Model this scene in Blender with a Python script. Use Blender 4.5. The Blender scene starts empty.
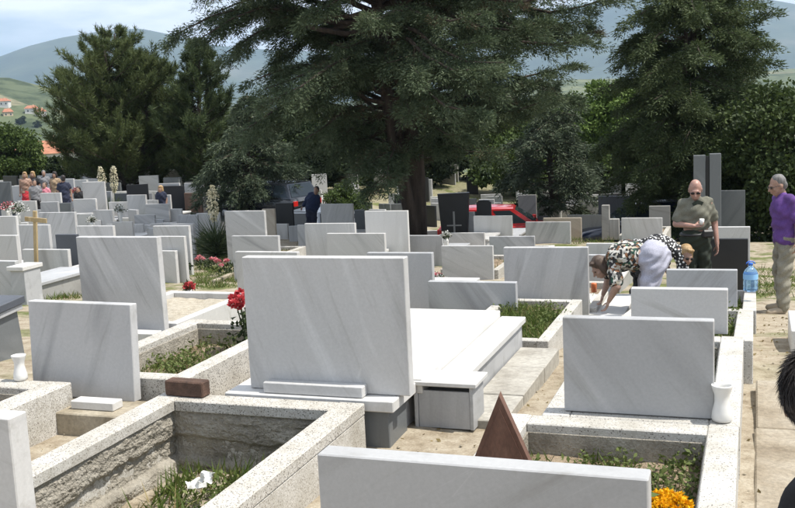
import bpy, math, random
import numpy as np
from mathutils import Matrix, Vector, noise as mnoise
random.seed(7); np.random.seed(7)
scene = bpy.context.scene
C = scene.collection
# ---------------------------------------------------------------- camera
F, PI_, RO, TH, CH = 1000.0, .1475, -.0485, .346, 2.2
cp, sp, cr, sr = math.cos(PI_), math.sin(PI_), math.cos(RO), math.sin(RO)
ct, st = math.cos(TH), math.sin(TH)
right = Vector((cr, sr*sp, sr*cp)); down = Vector((sr, -cr*sp, -cr*cp)); fwd = Vector((0, cp, -sp))
cam_d = bpy.data.cameras.new('camera'); cam = bpy.data.objects.new('camera', cam_d); C.objects.link(cam)
m = Matrix((right, -down, -fwd)).transposed().to_4x4(); m.translation = (0, 0, CH)
cam.matrix_world = m
cam_d.lens = 36*F/795; cam_d.sensor_width = 36; cam_d.clip_start = .05; cam_d.clip_end = 30000
scene.camera = cam
# ---------------------------------------------------------------- sky, sun, exposure
SUN_EL = math.radians(62); phi = math.radians(9)
hx, hy = math.cos(phi)*ct + math.sin(phi)*st, -math.cos(phi)*st + math.sin(phi)*ct
sun_dir = Vector((hx*math.cos(SUN_EL), hy*math.cos(SUN_EL), math.sin(SUN_EL)))
world = bpy.data.worlds.new('World'); scene.world = world; world.use_nodes = True
wn, wl = world.node_tree.nodes, world.node_tree.links
wn.clear()
wo = wn.new('ShaderNodeOutputWorld'); bg = wn.new('ShaderNodeBackground'); sky = wn.new('ShaderNodeTexSky')
sky.sky_type = 'NISHITA'; sky.sun_disc = False; sky.sun_elevation = SUN_EL
sky.sun_rotation = math.atan2(hx, hy); sky.air_density = 1.0; sky.dust_density = 1.4; sky.altitude = 600
bg.inputs[1].default_value = .108
tc = wn.new('ShaderNodeTexCoord'); mp = wn.new('ShaderNodeMapping'); mp.inputs['Scale'].default_value = (1.6, 1.6, 6.5)
mp.inputs['Location'].default_value = (.35, .2, .45)
nz = wn.new('ShaderNodeTexNoise'); nz.inputs['Scale'].default_value = 2.3; nz.inputs['Detail'].default_value = 7; nz.inputs['Roughness'].default_value = .55
rp = wn.new('ShaderNodeValToRGB'); rp.color_ramp.elements[0].position = .36; rp.color_ramp.elements[1].position = .58
mx = wn.new('ShaderNodeMix'); mx.data_type = 'RGBA'; mx.inputs[7].default_value = (8.6, 9.0, 9.6, 1)
wl.new(tc.outputs['Generated'], mp.inputs[0]); wl.new(mp.outputs[0], nz.inputs['Vector']); wl.new(nz.outputs['Fac'], rp.inputs[0])
wl.new(rp.outputs[0], mx.inputs[0]); wl.new(sky.outputs[0], mx.inputs[6]); wl.new(mx.outputs[2], bg.inputs[0]); wl.new(bg.outputs[0], wo.inputs[0])
sl = bpy.data.lights.new('sun', 'SUN'); sl.energy = 4.5; sl.angle = math.radians(.55); sl.color = (1, .955, .88)
so = bpy.data.objects.new('sun', sl); C.objects.link(so); so.rotation_euler = sun_dir.to_track_quat('Z', 'Y').to_euler(); so.location = (20, 0, 40)
scene.view_settings.view_transform = 'Standard'; scene.view_settings.look = 'None'
scene.view_settings.exposure = .5; scene.view_settings.gamma = 1; scene.view_settings.use_curve_mapping = False

# ---------------------------------------------------------------- projection and terrain helpers
def ray(px, py):
    r2, d2 = (px-397.5)/F, (py-254)/F
    r, dn = cr*r2 + sr*d2, -sr*r2 + cr*d2
    return Vector((r, cp-dn*sp, -sp-dn*cp))
def at(px, py, depth): return Vector((0, 0, CH)) + ray(px, py)*depth
def onz(px, py, z):
    d = ray(px, py); return Vector((0, 0, CH)) + d*((z-CH)/d.z)
def G(v, u, z=0.): return Vector((v*ct + u*st, -v*st + u*ct, z))
def vu(p): return p[0]*ct - p[1]*st, p[0]*st + p[1]*ct
UK = [-50, 6.2, 8.8, 11.6, 14.2, 20, 30, 38, 48, 62, 90, 160, 320, 700, 1500, 12000]
TK = [.0, .0, -.12, -.42, -.72, -1.2, -1.72, -2.0, -2.25, -2.6, -4.5, -13, -22, -26, -28, -28]
def terr(x, y):
    x = np.asarray(x, float); y = np.asarray(y, float)
    u = x*st + y*ct; v = x*ct - y*st
    t = np.interp(u, UK, TK)
    t = t + np.clip((-v-9)*.027, 0, .75)*np.clip((u-12)/14, 0, 1)*np.clip((120-u)/60, 0, 1)
    sm = lambda q: np.clip(q, 0, 1)**2*(3-2*np.clip(q, 0, 1))
    t = t - .82*sm((u-26.3)/2.6)*sm((v+19)/7)*sm((60-u)/14)      # the lower cemetery road
    r = np.hypot(x, y)
    for (cx, cy, rx, ry, h) in ((-330, 760, 190, 170, 47), (-560, 900, 260, 240, 60), (260, 1500, 420, 300, 50), (900, 1400, 500, 300, 46), (-900, 1700, 600, 400, 80)):
        t = t + h*np.exp(-((x-cx)/rx)**2 - ((y-cy)/ry)**2)
    w = np.clip((r-90)/300, 0, 1)
    return t + w*(2.2*np.sin(x*.021+1)*np.sin(y*.017) + 1.2*np.sin(x*.05)*np.cos(y*.043+2))
def T(x, y): return float(terr(x, y))
_TS = np.concatenate([np.geomspace(2, 60, 2500), np.geomspace(60.1, 4000, 1500)])
def hitground(px, py):
    d = ray(px, py); z = CH + d.z*_TS; k = int(np.argmax(z < terr(d.x*_TS, d.y*_TS))); t = _TS[k]
    return Vector((d.x*t, d.y*t, T(d.x*t, d.y*t)))

# ---------------------------------------------------------------- materials
MAT = {}
def newmat(name):
    m = bpy.data.materials.new(name); m.use_nodes = True; MAT[name] = m
    nt = m.node_tree; b = nt.nodes['Principled BSDF']
    return m, nt.nodes, nt.links, b
def c4(c): return (c[0], c[1], c[2], 1)
def plain(name, col, rough=.6, metal=0., spec=.5, coat=0., emit=None):
    m, n, l, b = newmat(name)
    b.inputs['Base Color'].default_value = c4(col); b.inputs['Roughness'].default_value = rough
    b.inputs['Metallic'].default_value = metal; b.inputs['Specular IOR Level'].default_value = spec; b.inputs['Coat Weight'].default_value = coat
    return m
def ramp(n, stops, interp='LINEAR'):
    r = n.new('ShaderNodeValToRGB'); e = r.color_ramp.elements; r.color_ramp.interpolation = interp
    while len(e) < len(stops): e.new(.5)
    for k, (p, c) in enumerate(stops): e[k].position = p; e[k].color = c4(c)
    return r
def coords(n, l, scale=(1, 1, 1), rot=(0, 0, 0), rnd=True, kind='Object'):
    t = n.new('ShaderNodeTexCoord'); mpn = n.new('ShaderNodeMapping'); mpn.inputs['Scale'].default_value = scale; mpn.inputs['Rotation'].default_value = rot
    if rnd:
        oi = n.new('ShaderNodeObjectInfo'); ml = n.new('ShaderNodeMath'); ml.operation = 'MULTIPLY'; ml.inputs[1].default_value = 173.
        ad = n.new('ShaderNodeVectorMath'); ad.operation = 'ADD'
        l.new(oi.outputs['Random'], ml.inputs[0]); l.new(t.outputs[kind], ad.inputs[0]); l.new(ml.outputs[0], ad.inputs[1]); l.new(ad.outputs[0], mpn.inputs[0])
    else: l.new(t.outputs[kind], mpn.inputs[0])
    return mpn
def noise(n, l, vec, scale, detail=5, rough=.55, dist=0.):
    z = n.new('ShaderNodeTexNoise'); z.inputs['Scale'].default_value = scale; z.inputs['Detail'].default_value = detail
    z.inputs['Roughness'].default_value = rough; z.inputs['Distortion'].default_value = dist; l.new(vec.outputs[0], z.inputs['Vector']); return z
def mixc(n, l, fac, a, b, mode='MIX'):
    x = n.new('ShaderNodeMix'); x.data_type = 'RGBA'; x.blend_type = mode
    for s, val in ((0, fac), (6, a), (7, b)):
        if isinstance(val, (int, float)): x.inputs[s].default_value = val
        elif isinstance(val, tuple): x.inputs[s].default_value = c4(val)
        else: l.new(val, x.inputs[s])
    return x
def bump(n, l, b, h, strength=.3, dist=.01):
    bp = n.new('ShaderNodeBump'); bp.inputs['Strength'].default_value = strength; bp.inputs['Distance'].default_value = dist
    l.new(h, bp.inputs['Height']); l.new(bp.outputs[0], b.inputs['Normal'])
def noisy(name, stops, scale, rough=.8, bmp=.2, bdist=.01, detail=6, stretch=(1, 1, 1), rot=(0, 0, 0), fine=None, rnd=True):
    m, n, l, b = newmat(name)
    v = coords(n, l, stretch, rot, rnd); z = noise(n, l, v, scale, detail); r = ramp(n, stops)
    l.new(z.outputs['Fac'], r.inputs[0]); out = r.outputs[0]
    z2 = noise(n, l, v, fine or scale*9, 4, .7)
    r2 = ramp(n, [(.3, (.72, .72, .72)), (.7, (1.15, 1.15, 1.15))]); l.new(z2.outputs['Fac'], r2.inputs[0])
    x = mixc(n, l, 1., out, r2.outputs[0], 'MULTIPLY'); l.new(x.outputs[2], b.inputs['Base Color'])
    b.inputs['Roughness'].default_value = rough
    if bmp: bump(n, l, b, z2.outputs['Fac'], bmp, bdist)
    return m
def marble(name, lo, mid, hi, ang=.6, rough=.42, str_=1., dirt=.7):
    m, n, l, b = newmat(name)
    t = n.new('ShaderNodeTexCoord'); oi = n.new('ShaderNodeObjectInfo')
    mr = n.new('ShaderNodeMapRange'); mr.inputs['To Min'].default_value = ang-1.3; mr.inputs['To Max'].default_value = ang+.7
    l.new(oi.outputs['Random'], mr.inputs['Value'])
    cx = n.new('ShaderNodeCombineXYZ'); l.new(mr.outputs[0], cx.inputs[1])
    ml = n.new('ShaderNodeMath'); ml.operation = 'MULTIPLY'; ml.inputs[1].default_value = 211.; l.new(oi.outputs['Random'], ml.inputs[0])
    mp0 = n.new('ShaderNodeMapping'); l.new(t.outputs['Object'], mp0.inputs[0]); l.new(cx.outputs[0], mp0.inputs['Rotation']); l.new(ml.outputs[0], mp0.inputs['Location'])
    mp1 = n.new('ShaderNodeMapping'); mp1.inputs['Scale'].default_value = (3.4, 1.3, .38); l.new(mp0.outputs[0], mp1.inputs[0])
    z = noise(n, l, mp1, 1.25, 4.5, .5, .35)
    r = ramp(n, [(.28, lo), (.46, mid), (.60, mid), (.74, hi)]); l.new(z.outputs['Fac'], r.inputs[0])
    zf = noise(n, l, mp0, 55, 4, .7); rf = ramp(n, [(.25, (.9, .9, .9)), (.75, (1.05, 1.05, 1.05))]); l.new(zf.outputs['Fac'], rf.inputs[0])
    x = mixc(n, l, 1., r.outputs[0], rf.outputs[0], 'MULTIPLY')
    # rain runs and splash dirt: blotchy, with their own shapes
    mp2 = n.new('ShaderNodeMapping'); mp2.inputs['Scale'].default_value = (9, 9, .7); l.new(mp0.outputs[0], mp2.inputs[0])
    zd = noise(n, l, mp2, 1.3, 5, .65); rd = ramp(n, [(.55, (0, 0, 0)), (.8, (1, 1, 1))]); l.new(zd.outputs['Fac'], rd.inputs[0])
    md = n.new('ShaderNodeMath'); md.operation = 'MULTIPLY'; md.inputs[1].default_value = dirt; l.new(rd.outputs[0], md.inputs[0])
    x2 = mixc(n, l, md.outputs[0], x.outputs[2], (lo[0]*.72, lo[1]*.7, lo[2]*.64))
    wv_ = n.new('ShaderNodeTexVoronoi'); wv_.feature = 'DISTANCE_TO_EDGE'; wv_.inputs['Scale'].default_value = 1.7; l.new(mp2.outputs[0], wv_.inputs['Vector'])
    rw_ = ramp(n, [(.0, (.22, .22, .22)), (.012, (0, 0, 0))]); l.new(wv_.outputs['Distance'], rw_.inputs[0])
    gate = noise(n, l, mp0, 2.1, 2); rg_ = ramp(n, [(.52, (0, 0, 0)), (.62, (1, 1, 1))]); l.new(gate.outputs['Fac'], rg_.inputs[0])
    mg_ = n.new('ShaderNodeMath'); mg_.operation = 'MULTIPLY'; l.new(rw_.outputs[0], mg_.inputs[0]); l.new(rg_.outputs[0], mg_.inputs[1])
    x2 = mixc(n, l, mg_.outputs[0], x2.outputs[2], (min(1, hi[0]*1.2), min(1, hi[1]*1.2), min(1, hi[2]*1.2)))
    l.new(x2.outputs[2], b.inputs['Base Color'])
    rr = n.new('ShaderNodeMapRange'); rr.inputs['To Min'].default_value = rough-.1; rr.inputs['To Max'].default_value = rough+.2; l.new(zf.outputs['Fac'], rr.inputs['Value']); l.new(rr.outputs[0], b.inputs['Roughness'])
    bump(n, l, b, zf.outputs['Fac'], .12, .003)
    return m
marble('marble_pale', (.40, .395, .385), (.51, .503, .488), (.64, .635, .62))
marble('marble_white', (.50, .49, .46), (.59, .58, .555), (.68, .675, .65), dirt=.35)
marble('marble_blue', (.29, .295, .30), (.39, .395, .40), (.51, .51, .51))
marble('marble_streak', (.29, .29, .29), (.46, .457, .45), (.60, .595, .585), ang=.75)
marble('marble_flat', (.34, .34, .335), (.40, .40, .396), (.47, .468, .46), ang=1.7, dirt=.75)
marble('granite_grey', (.10, .11, .115), (.14, .15, .155), (.19, .2, .205), rough=.35, dirt=.2)
marble('granite_black', (.012, .013, .015), (.018, .019, .021), (.03, .031, .034), rough=.3, dirt=.1)
marble('marble_dark_blue', (.045, .05, .06), (.075, .083, .098), (.12, .13, .148), rough=.5, dirt=.2)
marble('limestone', (.34, .29, .23), (.44, .385, .31), (.52, .47, .39), rough=.75, dirt=.5)
marble('stone_grey', (.22, .215, .2), (.31, .305, .285), (.4, .395, .37), rough=.8, dirt=.7)
marble('brown_stone', (.13, .075, .05), (.18, .105, .07), (.23, .14, .1), rough=.5, dirt=.2)
def terrazzo(name, base, chips, scale, dk=.35):
    m, n, l, b = newmat(name)
    v = coords(n, l); vo = n.new('ShaderNodeTexVoronoi'); vo.inputs['Scale'].default_value = scale; vo.inputs['Randomness'].default_value = 1
    l.new(v.outputs[0], vo.inputs['Vector'])
    sx = n.new('ShaderNodeSeparateColor'); l.new(vo.outputs['Color'], sx.inputs[0])
    r = ramp(n, chips, 'CONSTANT'); l.new(sx.outputs[0], r.inputs[0])
    e = ramp(n, [(.30, (1, 1, 1)), (.48, (0, 0, 0))]); dm = n.new('ShaderNodeMath'); dm.operation = 'MULTIPLY'; dm.inputs[1].default_value = 1.
    l.new(vo.outputs['Distance'], dm.inputs[0]); l.new(dm.outputs[0], e.inputs[0])
    x = mixc(n, l, e.outputs[0], base, r.outputs[0])
    zz = noise(n, l, v, 3.5, 6, .65); rz = ramp(n, [(.3, (.74, .72, .67)), (.62, (1.06, 1.06, 1.06))]); l.new(zz.outputs['Fac'], rz.inputs[0])
    x2 = mixc(n, l, 1., x.outputs[2], rz.outputs[0], 'MULTIPLY'); l.new(x2.outputs[2], b.inputs['Base Color'])
    b.inputs['Roughness'].default_value = .75; bump(n, l, b, vo.outputs['Distance'], .25, .004)
    return m
terrazzo('terrazzo', (.45, .43, .39), [(0, (.06, .055, .05)), (.18, (.54, .52, .48)), (.46, (.26, .235, .2)), (.6, (.60, .585, .55)), (.88, (.14, .12, .10))], 98)
terrazzo('terrazzo_white', (.47, .455, .42), [(0, (.09, .08, .07)), (.13, (.5, .485, .45)), (.5, (.26, .24, .21)), (.64, (.58, .57, .54))], 105)
noisy('concrete', [(.3, (.21, .175, .12)), (.5, (.33, .285, .21)), (.75, (.40, .355, .275))], 3.2, .9, .5, .01)
noisy('rough_concrete', [(.28, (.26, .235, .19)), (.5, (.40, .365, .30)), (.72, (.50, .465, .395))], 4.5, .95, 1., .03, 9, fine=45)
noisy('path_concrete', [(.28, (.15, .115, .075)), (.46, (.275, .23, .165)), (.6, (.345, .30, .23)), (.8, (.39, .355, .29))], 2.2, .95, .6, .012, 9, fine=34)
noisy('paving', [(.3, (.28, .26, .22)), (.5, (.38, .36, .315)), (.75, (.45, .43, .38))], 2.6, .85, .3, .006)
noisy('soil', [(.3, (.17, .12, .075)), (.5, (.30, .225, .15)), (.75, (.40, .32, .225))], 5., .95, .9, .03, 8, fine=38)
noisy('gravel_white', [(.3, (.42, .36, .27)), (.55, (.58, .52, .41)), (.75, (.64, .60, .52))], 16, .9, .9, .03, 6, fine=70)
noisy('rust', [(.3, (.075, .035, .022)), (.55, (.125, .06, .038)), (.75, (.19, .10, .065))], 7, .7, .25, .004, stretch=(1, 1, .4))
noisy('brick_brown', [(.3, (.055, .03, .02)), (.55, (.10, .055, .036)), (.75, (.15, .085, .06))], 12, .85, .7, .01)
noisy('bark', [(.3, (.035, .026, .02)), (.55, (.075, .055, .042)), (.75, (.13, .10, .08))], 6, .95, .8, .04, stretch=(1, 1, .2))
noisy('wood_pale', [(.3, (.34, .24, .11)), (.6, (.45, .34, .18)), (.8, (.52, .41, .25))], 9, .6, .1, .003, stretch=(1, 1, .12))
plain('ceramic', (.70, .69, .655), .25)
def ground_mat():
    m, n, l, b = newmat('ground')
    v = coords(n, l, rnd=False); z = noise(n, l, v, .9, 8, .62); z1 = noise(n, l, v, 6.5, 7, .65); z2 = noise(n, l, v, 60, 4, .7)
    r = ramp(n, [(.3, (.20, .16, .11)), (.46, (.315, .268, .20)), (.62, (.39, .345, .27)), (.8, (.43, .395, .33))]); l.new(z1.outputs['Fac'], r.inputs[0])
    r2 = ramp(n, [(.3, (.72, .7, .66)), (.7, (1.12, 1.12, 1.12))]); l.new(z2.outputs['Fac'], r2.inputs[0])
    x = mixc(n, l, 1., r.outputs[0], r2.outputs[0], 'MULTIPLY')
    # weeds and dry grass tone in patches, all over beyond the paths
    gr = ramp(n, [(.3, (.075, .095, .03)), (.6, (.14, .15, .055)), (.8, (.25, .22, .11))]); l.new(z1.outputs['Fac'], gr.inputs[0])
    sepn = n.new('ShaderNodeSeparateXYZ'); l.new(v.outputs[0], sepn.inputs[0])
    far = n.new('ShaderNodeMapRange'); far.inputs['From Min'].default_value = 30; far.inputs['From Max'].default_value = 75; l.new(sepn.outputs[1], far.inputs['Value'])
    pz = ramp(n, [(.50, (0, 0, 0)), (.58, (1, 1, 1))]); l.new(z.outputs['Fac'], pz.inputs[0])
    mxm = n.new('ShaderNodeMath'); mxm.operation = 'MAXIMUM'; l.new(pz.outputs[0], mxm.inputs[0]); l.new(far.outputs[0], mxm.inputs[1])
    nearm = n.new('ShaderNodeMapRange'); nearm.inputs['From Min'].default_value = 7; nearm.inputs['From Max'].default_value = 12; l.new(sepn.outputs[1], nearm.inputs['Value'])
    mm = n.new('ShaderNodeMath'); mm.operation = 'MULTIPLY'; l.new(mxm.outputs[0], mm.inputs[0]); l.new(nearm.outputs[0], mm.inputs[1])
    x2 = mixc(n, l, mm.outputs[0], x.outputs[2], gr.outputs[0])
    # far fields: patchwork of meadow, stubble and scrub
    vo = n.new('ShaderNodeTexVoronoi'); vo.inputs['Scale'].default_value = .011; vo.inputs['Randomness'].default_value = .9; l.new(v.outputs[0], vo.inputs['Vector'])
    sc = n.new('ShaderNodeSeparateColor'); l.new(vo.outputs['Color'], sc.inputs[0])
    fr = ramp(n, [(0, (.10, .12, .06)), (.35, (.14, .155, .08)), (.6, (.19, .18, .11)), (.85, (.085, .105, .055))], 'CONSTANT'); l.new(sc.outputs[0], fr.inputs[0])
    zs = noise(n, l, v, .045, 7, .7); rs = ramp(n, [(.45, (1, 1, 1)), (.62, (.35, .42, .35))]); l.new(zs.outputs['Fac'], rs.inputs[0])
    fx = mixc(n, l, 1., fr.outputs[0], rs.outputs[0], 'MULTIPLY')
    ff = n.new('ShaderNodeMapRange'); ff.inputs['From Min'].default_value = 80; ff.inputs['From Max'].default_value = 140; l.new(sepn.outputs[1], ff.inputs['Value'])
    x3 = mixc(n, l, ff.outputs[0], x2.outputs[2], fx.outputs[2])
    l.new(x3.outputs[2], b.inputs['Base Color']); b.inputs['Roughness'].default_value = .95; b.inputs['Specular IOR Level'].default_value = .2
    bump(n, l, b, z1.outputs['Fac'], .6, .04)
ground_mat()
noisy('mountain', [(.35, (.035, .055, .03)), (.55, (.065, .085, .045)), (.7, (.12, .125, .085))], .0022, 1., .0, 1, 9, fine=.012, rnd=False)
def foliage(name, dk, md, lt, nscale=.9, trans=.25):
    m, n, l, b = newmat(name)
    v = coords(n, l, rnd=True); z = noise(n, l, v, nscale, 4, .6)
    g = n.new('ShaderNodeNewGeometry'); a = n.new('ShaderNodeMath'); a.operation = 'MULTIPLY_ADD'; a.inputs[1].default_value = .45
    l.new(g.outputs['Random Per Island'], a.inputs[0]); s = n.new('ShaderNodeMath'); s.operation = 'SUBTRACT'; s.inputs[1].default_value = .22
    l.new(z.outputs['Fac'], s.inputs[0]); l.new(s.outputs[0], a.inputs[2])
    r = ramp(n, [(.2, dk), (.5, md), (.82, lt)]); l.new(a.outputs[0], r.inputs[0]); l.new(r.outputs[0], b.inputs['Base Color'])
    b.inputs['Roughness'].default_value = .65; b.inputs['Specular IOR Level'].default_value = .25
    tr = n.new('ShaderNodeBsdfTranslucent'); l.new(r.outputs[0], tr.inputs[0]); ms = n.new('ShaderNodeMixShader'); ms.inputs[0].default_value = trans
    l.new(b.outputs[0], ms.inputs[1]); l.new(tr.outputs[0], ms.inputs[2]); l.new(ms.outputs[0], n['Material Output'].inputs[0])
    return m
foliage('leaf_cedar', (.036, .055, .028), (.082, .114, .06), (.15, .185, .108), 1.6)
foliage('leaf_cedar_brown', (.06, .045, .028), (.10, .075, .045), (.15, .12, .075))
foliage('leaf_pine', (.045, .064, .022), (.09, .118, .042), (.15, .175, .07))
foliage('leaf_pine_dark', (.034, .052, .02), (.07, .098, .038), (.12, .15, .065))
foliage('leaf_blue', (.04, .058, .033), (.075, .10, .058), (.14, .17, .11))
foliage('leaf_broad', (.03, .05, .012), (.065, .10, .022), (.12, .17, .045))
foliage('leaf_bright', (.05, .085, .015), (.10, .16, .03), (.16, .23, .06))
foliage('leaf_mid', (.022, .036, .011), (.048, .072, .02), (.085, .12, .035))
foliage('leaf_dark', (.014, .024, .010), (.03, .046, .017), (.055, .08, .03))
foliage('grass', (.045, .075, .014), (.09, .135, .027), (.17, .21, .06), 2.5, .35)
foliage('leaf_weed', (.055, .08, .018), (.11, .145, .04), (.18, .21, .075), 3)
foliage('grass_dry', (.16, .12, .05), (.26, .2, .09), (.36, .3, .16), 2.5, .2)
foliage('yucca', (.03, .05, .02), (.06, .085, .04), (.12, .15, .08), 3)
foliage('petal_cream', (.5, .46, .3), (.65, .6, .42), (.74, .7, .55), 6)
foliage('petal_yellow', (.75, .33, .005), (.85, .48, .008), (.9, .6, .02), 14)
foliage('petal_red', (.35, .02, .03), (.55, .06, .07), (.7, .2, .2), 14)
foliage('petal_pink', (.6, .12, .16), (.7, .25, .28), (.75, .5, .5), 14)
foliage('petal_white', (.6, .6, .56), (.72, .72, .68), (.8, .8, .78), 14)
def cloth(name, col, var=.18, rough=.9):
    a = tuple(x*(1-var) for x in col); b_ = tuple(min(1, x*(1+var)) for x in col)
    return noisy(name, [(.35, a), (.65, b_)], 7, rough, .35, .006, 4, fine=90)
noisy('skin', [(.3, (.34, .215, .16)), (.7, (.43, .28, .215))], 9, .5, .05, .002); noisy('skin_red', [(.3, (.34, .19, .145)), (.7, (.43, .25, .195))], 9, .45, .05, .002); noisy('skin_tan', [(.3, (.28, .165, .115)), (.7, (.36, .22, .16))], 9, .5, .05, .002)
cloth('cloth_olive', (.15, .147, .112)); cloth('cloth_dark_green', (.022, .03, .02)); cloth('cloth_purple', (.105, .045, .20)); cloth('cloth_khaki', (.24, .225, .175), .15)
cloth('cloth_lilac_grey', (.40, .40, .47), .08); cloth('cloth_black', (.012, .012, .014)); cloth('cloth_navy', (.02, .025, .05)); cloth('cloth_blue', (.012, .022, .06))
cloth('cloth_red', (.45, .03, .04)); cloth('cloth_pink', (.55, .2, .25)); cloth('cloth_white', (.68, .68, .68), .06); cloth('cloth_grey', (.2, .2, .21)); cloth('cloth_tan', (.35, .25, .16))
def printcloth(name, chips, scale):
    m, n, l, b = newmat(name); v = coords(n, l, rnd=False); vo = n.new('ShaderNodeTexVoronoi'); vo.inputs['Scale'].default_value = scale
    z = noise(n, l, v, 9, 2); ad = mixc(n, l, .12, v.outputs[0], z.outputs['Color']); l.new(ad.outputs[2], vo.inputs['Vector'])
    sx = n.new('ShaderNodeSeparateColor'); l.new(vo.outputs['Color'], sx.inputs[0]); r = ramp(n, chips, 'CONSTANT'); l.new(sx.outputs[0], r.inputs[0]); l.new(r.outputs[0], b.inputs['Base Color']); b.inputs['Roughness'].default_value = .85
printcloth('cloth_print', [(0, (.02, .02, .02)), (.34, (.55, .53, .48)), (.58, (.03, .028, .025)), (.68, (.02, .07, .045)), (.78, (.2, .09, .04)), (.86, (.4, .36, .28))], 34)
def polka():
    m, n, l, b = newmat('cloth_polka'); v = coords(n, l, rnd=False); vo = n.new('ShaderNodeTexVoronoi'); vo.inputs['Scale'].default_value = 27; vo.inputs['Randomness'].default_value = .55
    l.new(v.outputs[0], vo.inputs['Vector']); r = ramp(n, [(.0, (.7, .7, .68)), (.36, (.012, .012, .014))], 'CONSTANT'); l.new(vo.outputs['Distance'], r.inputs[0]); l.new(r.outputs[0], b.inputs['Base Color']); b.inputs['Roughness'].default_value = .8
polka()
def hairmat(name, a, b_): return noisy(name, [(.3, a), (.7, b_)], 14, .45, .6, .006, 5, stretch=(3, 3, .5), fine=120)
hairmat('hair_black', (.010, .007, .006), (.03, .02, .017)); hairmat('hair_grey', (.09, .085, .08), (.23, .22, .21)); hairmat('hair_blond', (.22, .13, .05), (.5, .34, .17)); hairmat('hair_brown', (.05, .03, .02), (.12, .08, .055))
plain('eye_dark', (.02, .015, .012), .2); plain('lens_dark', (.01, .01, .012), .08); plain('shoe_tan', (.36, .30, .22), .7); plain('shoe_black', (.02, .02, .02), .5)
plain('car_red', (.42, .012, .012), .28, 0, .5, .8); plain('car_navy', (.015, .022, .05), .28, 0, .5, .8); plain('car_black', (.012, .014, .018), .25, 0, .5, .8); plain('car_silver', (.45, .47, .5), .3, .5); plain('car_white', (.7, .7, .7), .3, 0, .5, .5)
plain('glass_car', (.02, .028, .033), .06); plain('tyre', (.02, .02, .02), .85); plain('rim', (.4, .41, .42), .3, .8); plain('lamp_red', (.5, .02, .015), .2); plain('lamp_clear', (.7, .7, .7), .1); plain('chrome', (.6, .6, .6), .2, 1)
plain('plastic_black', (.015, .015, .016), .45); plain('paper', (.75, .75, .72), .8); plain('metal_grey', (.3, .31, .32), .35, .8); plain('orange_plastic', (.6, .17, .06), .35)
noisy('roof_tile', [(.35, (.30, .115, .06)), (.65, (.42, .19, .11))], 1.2, .85, .2, .02); noisy('plaster_white', [(.35, (.62, .6, .56)), (.65, (.72, .70, .66))], 2, .9, .1, .01); noisy('plaster_ochre', [(.35, (.5, .4, .26)), (.65, (.6, .5, .34))], 2, .9, .1, .01)
def bottlemat():
    m, n, l, b = newmat('bottle_blue'); b.inputs['Base Color'].default_value = (.42, .68, .95, 1); b.inputs['Transmission Weight'].default_value = .75; b.inputs['Roughness'].default_value = .12; b.inputs['IOR'].default_value = 1.2
bottlemat(); plain('cap_blue', (.03, .15, .6), .4); plain('label_blue', (.25, .5, .8), .5)

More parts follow.
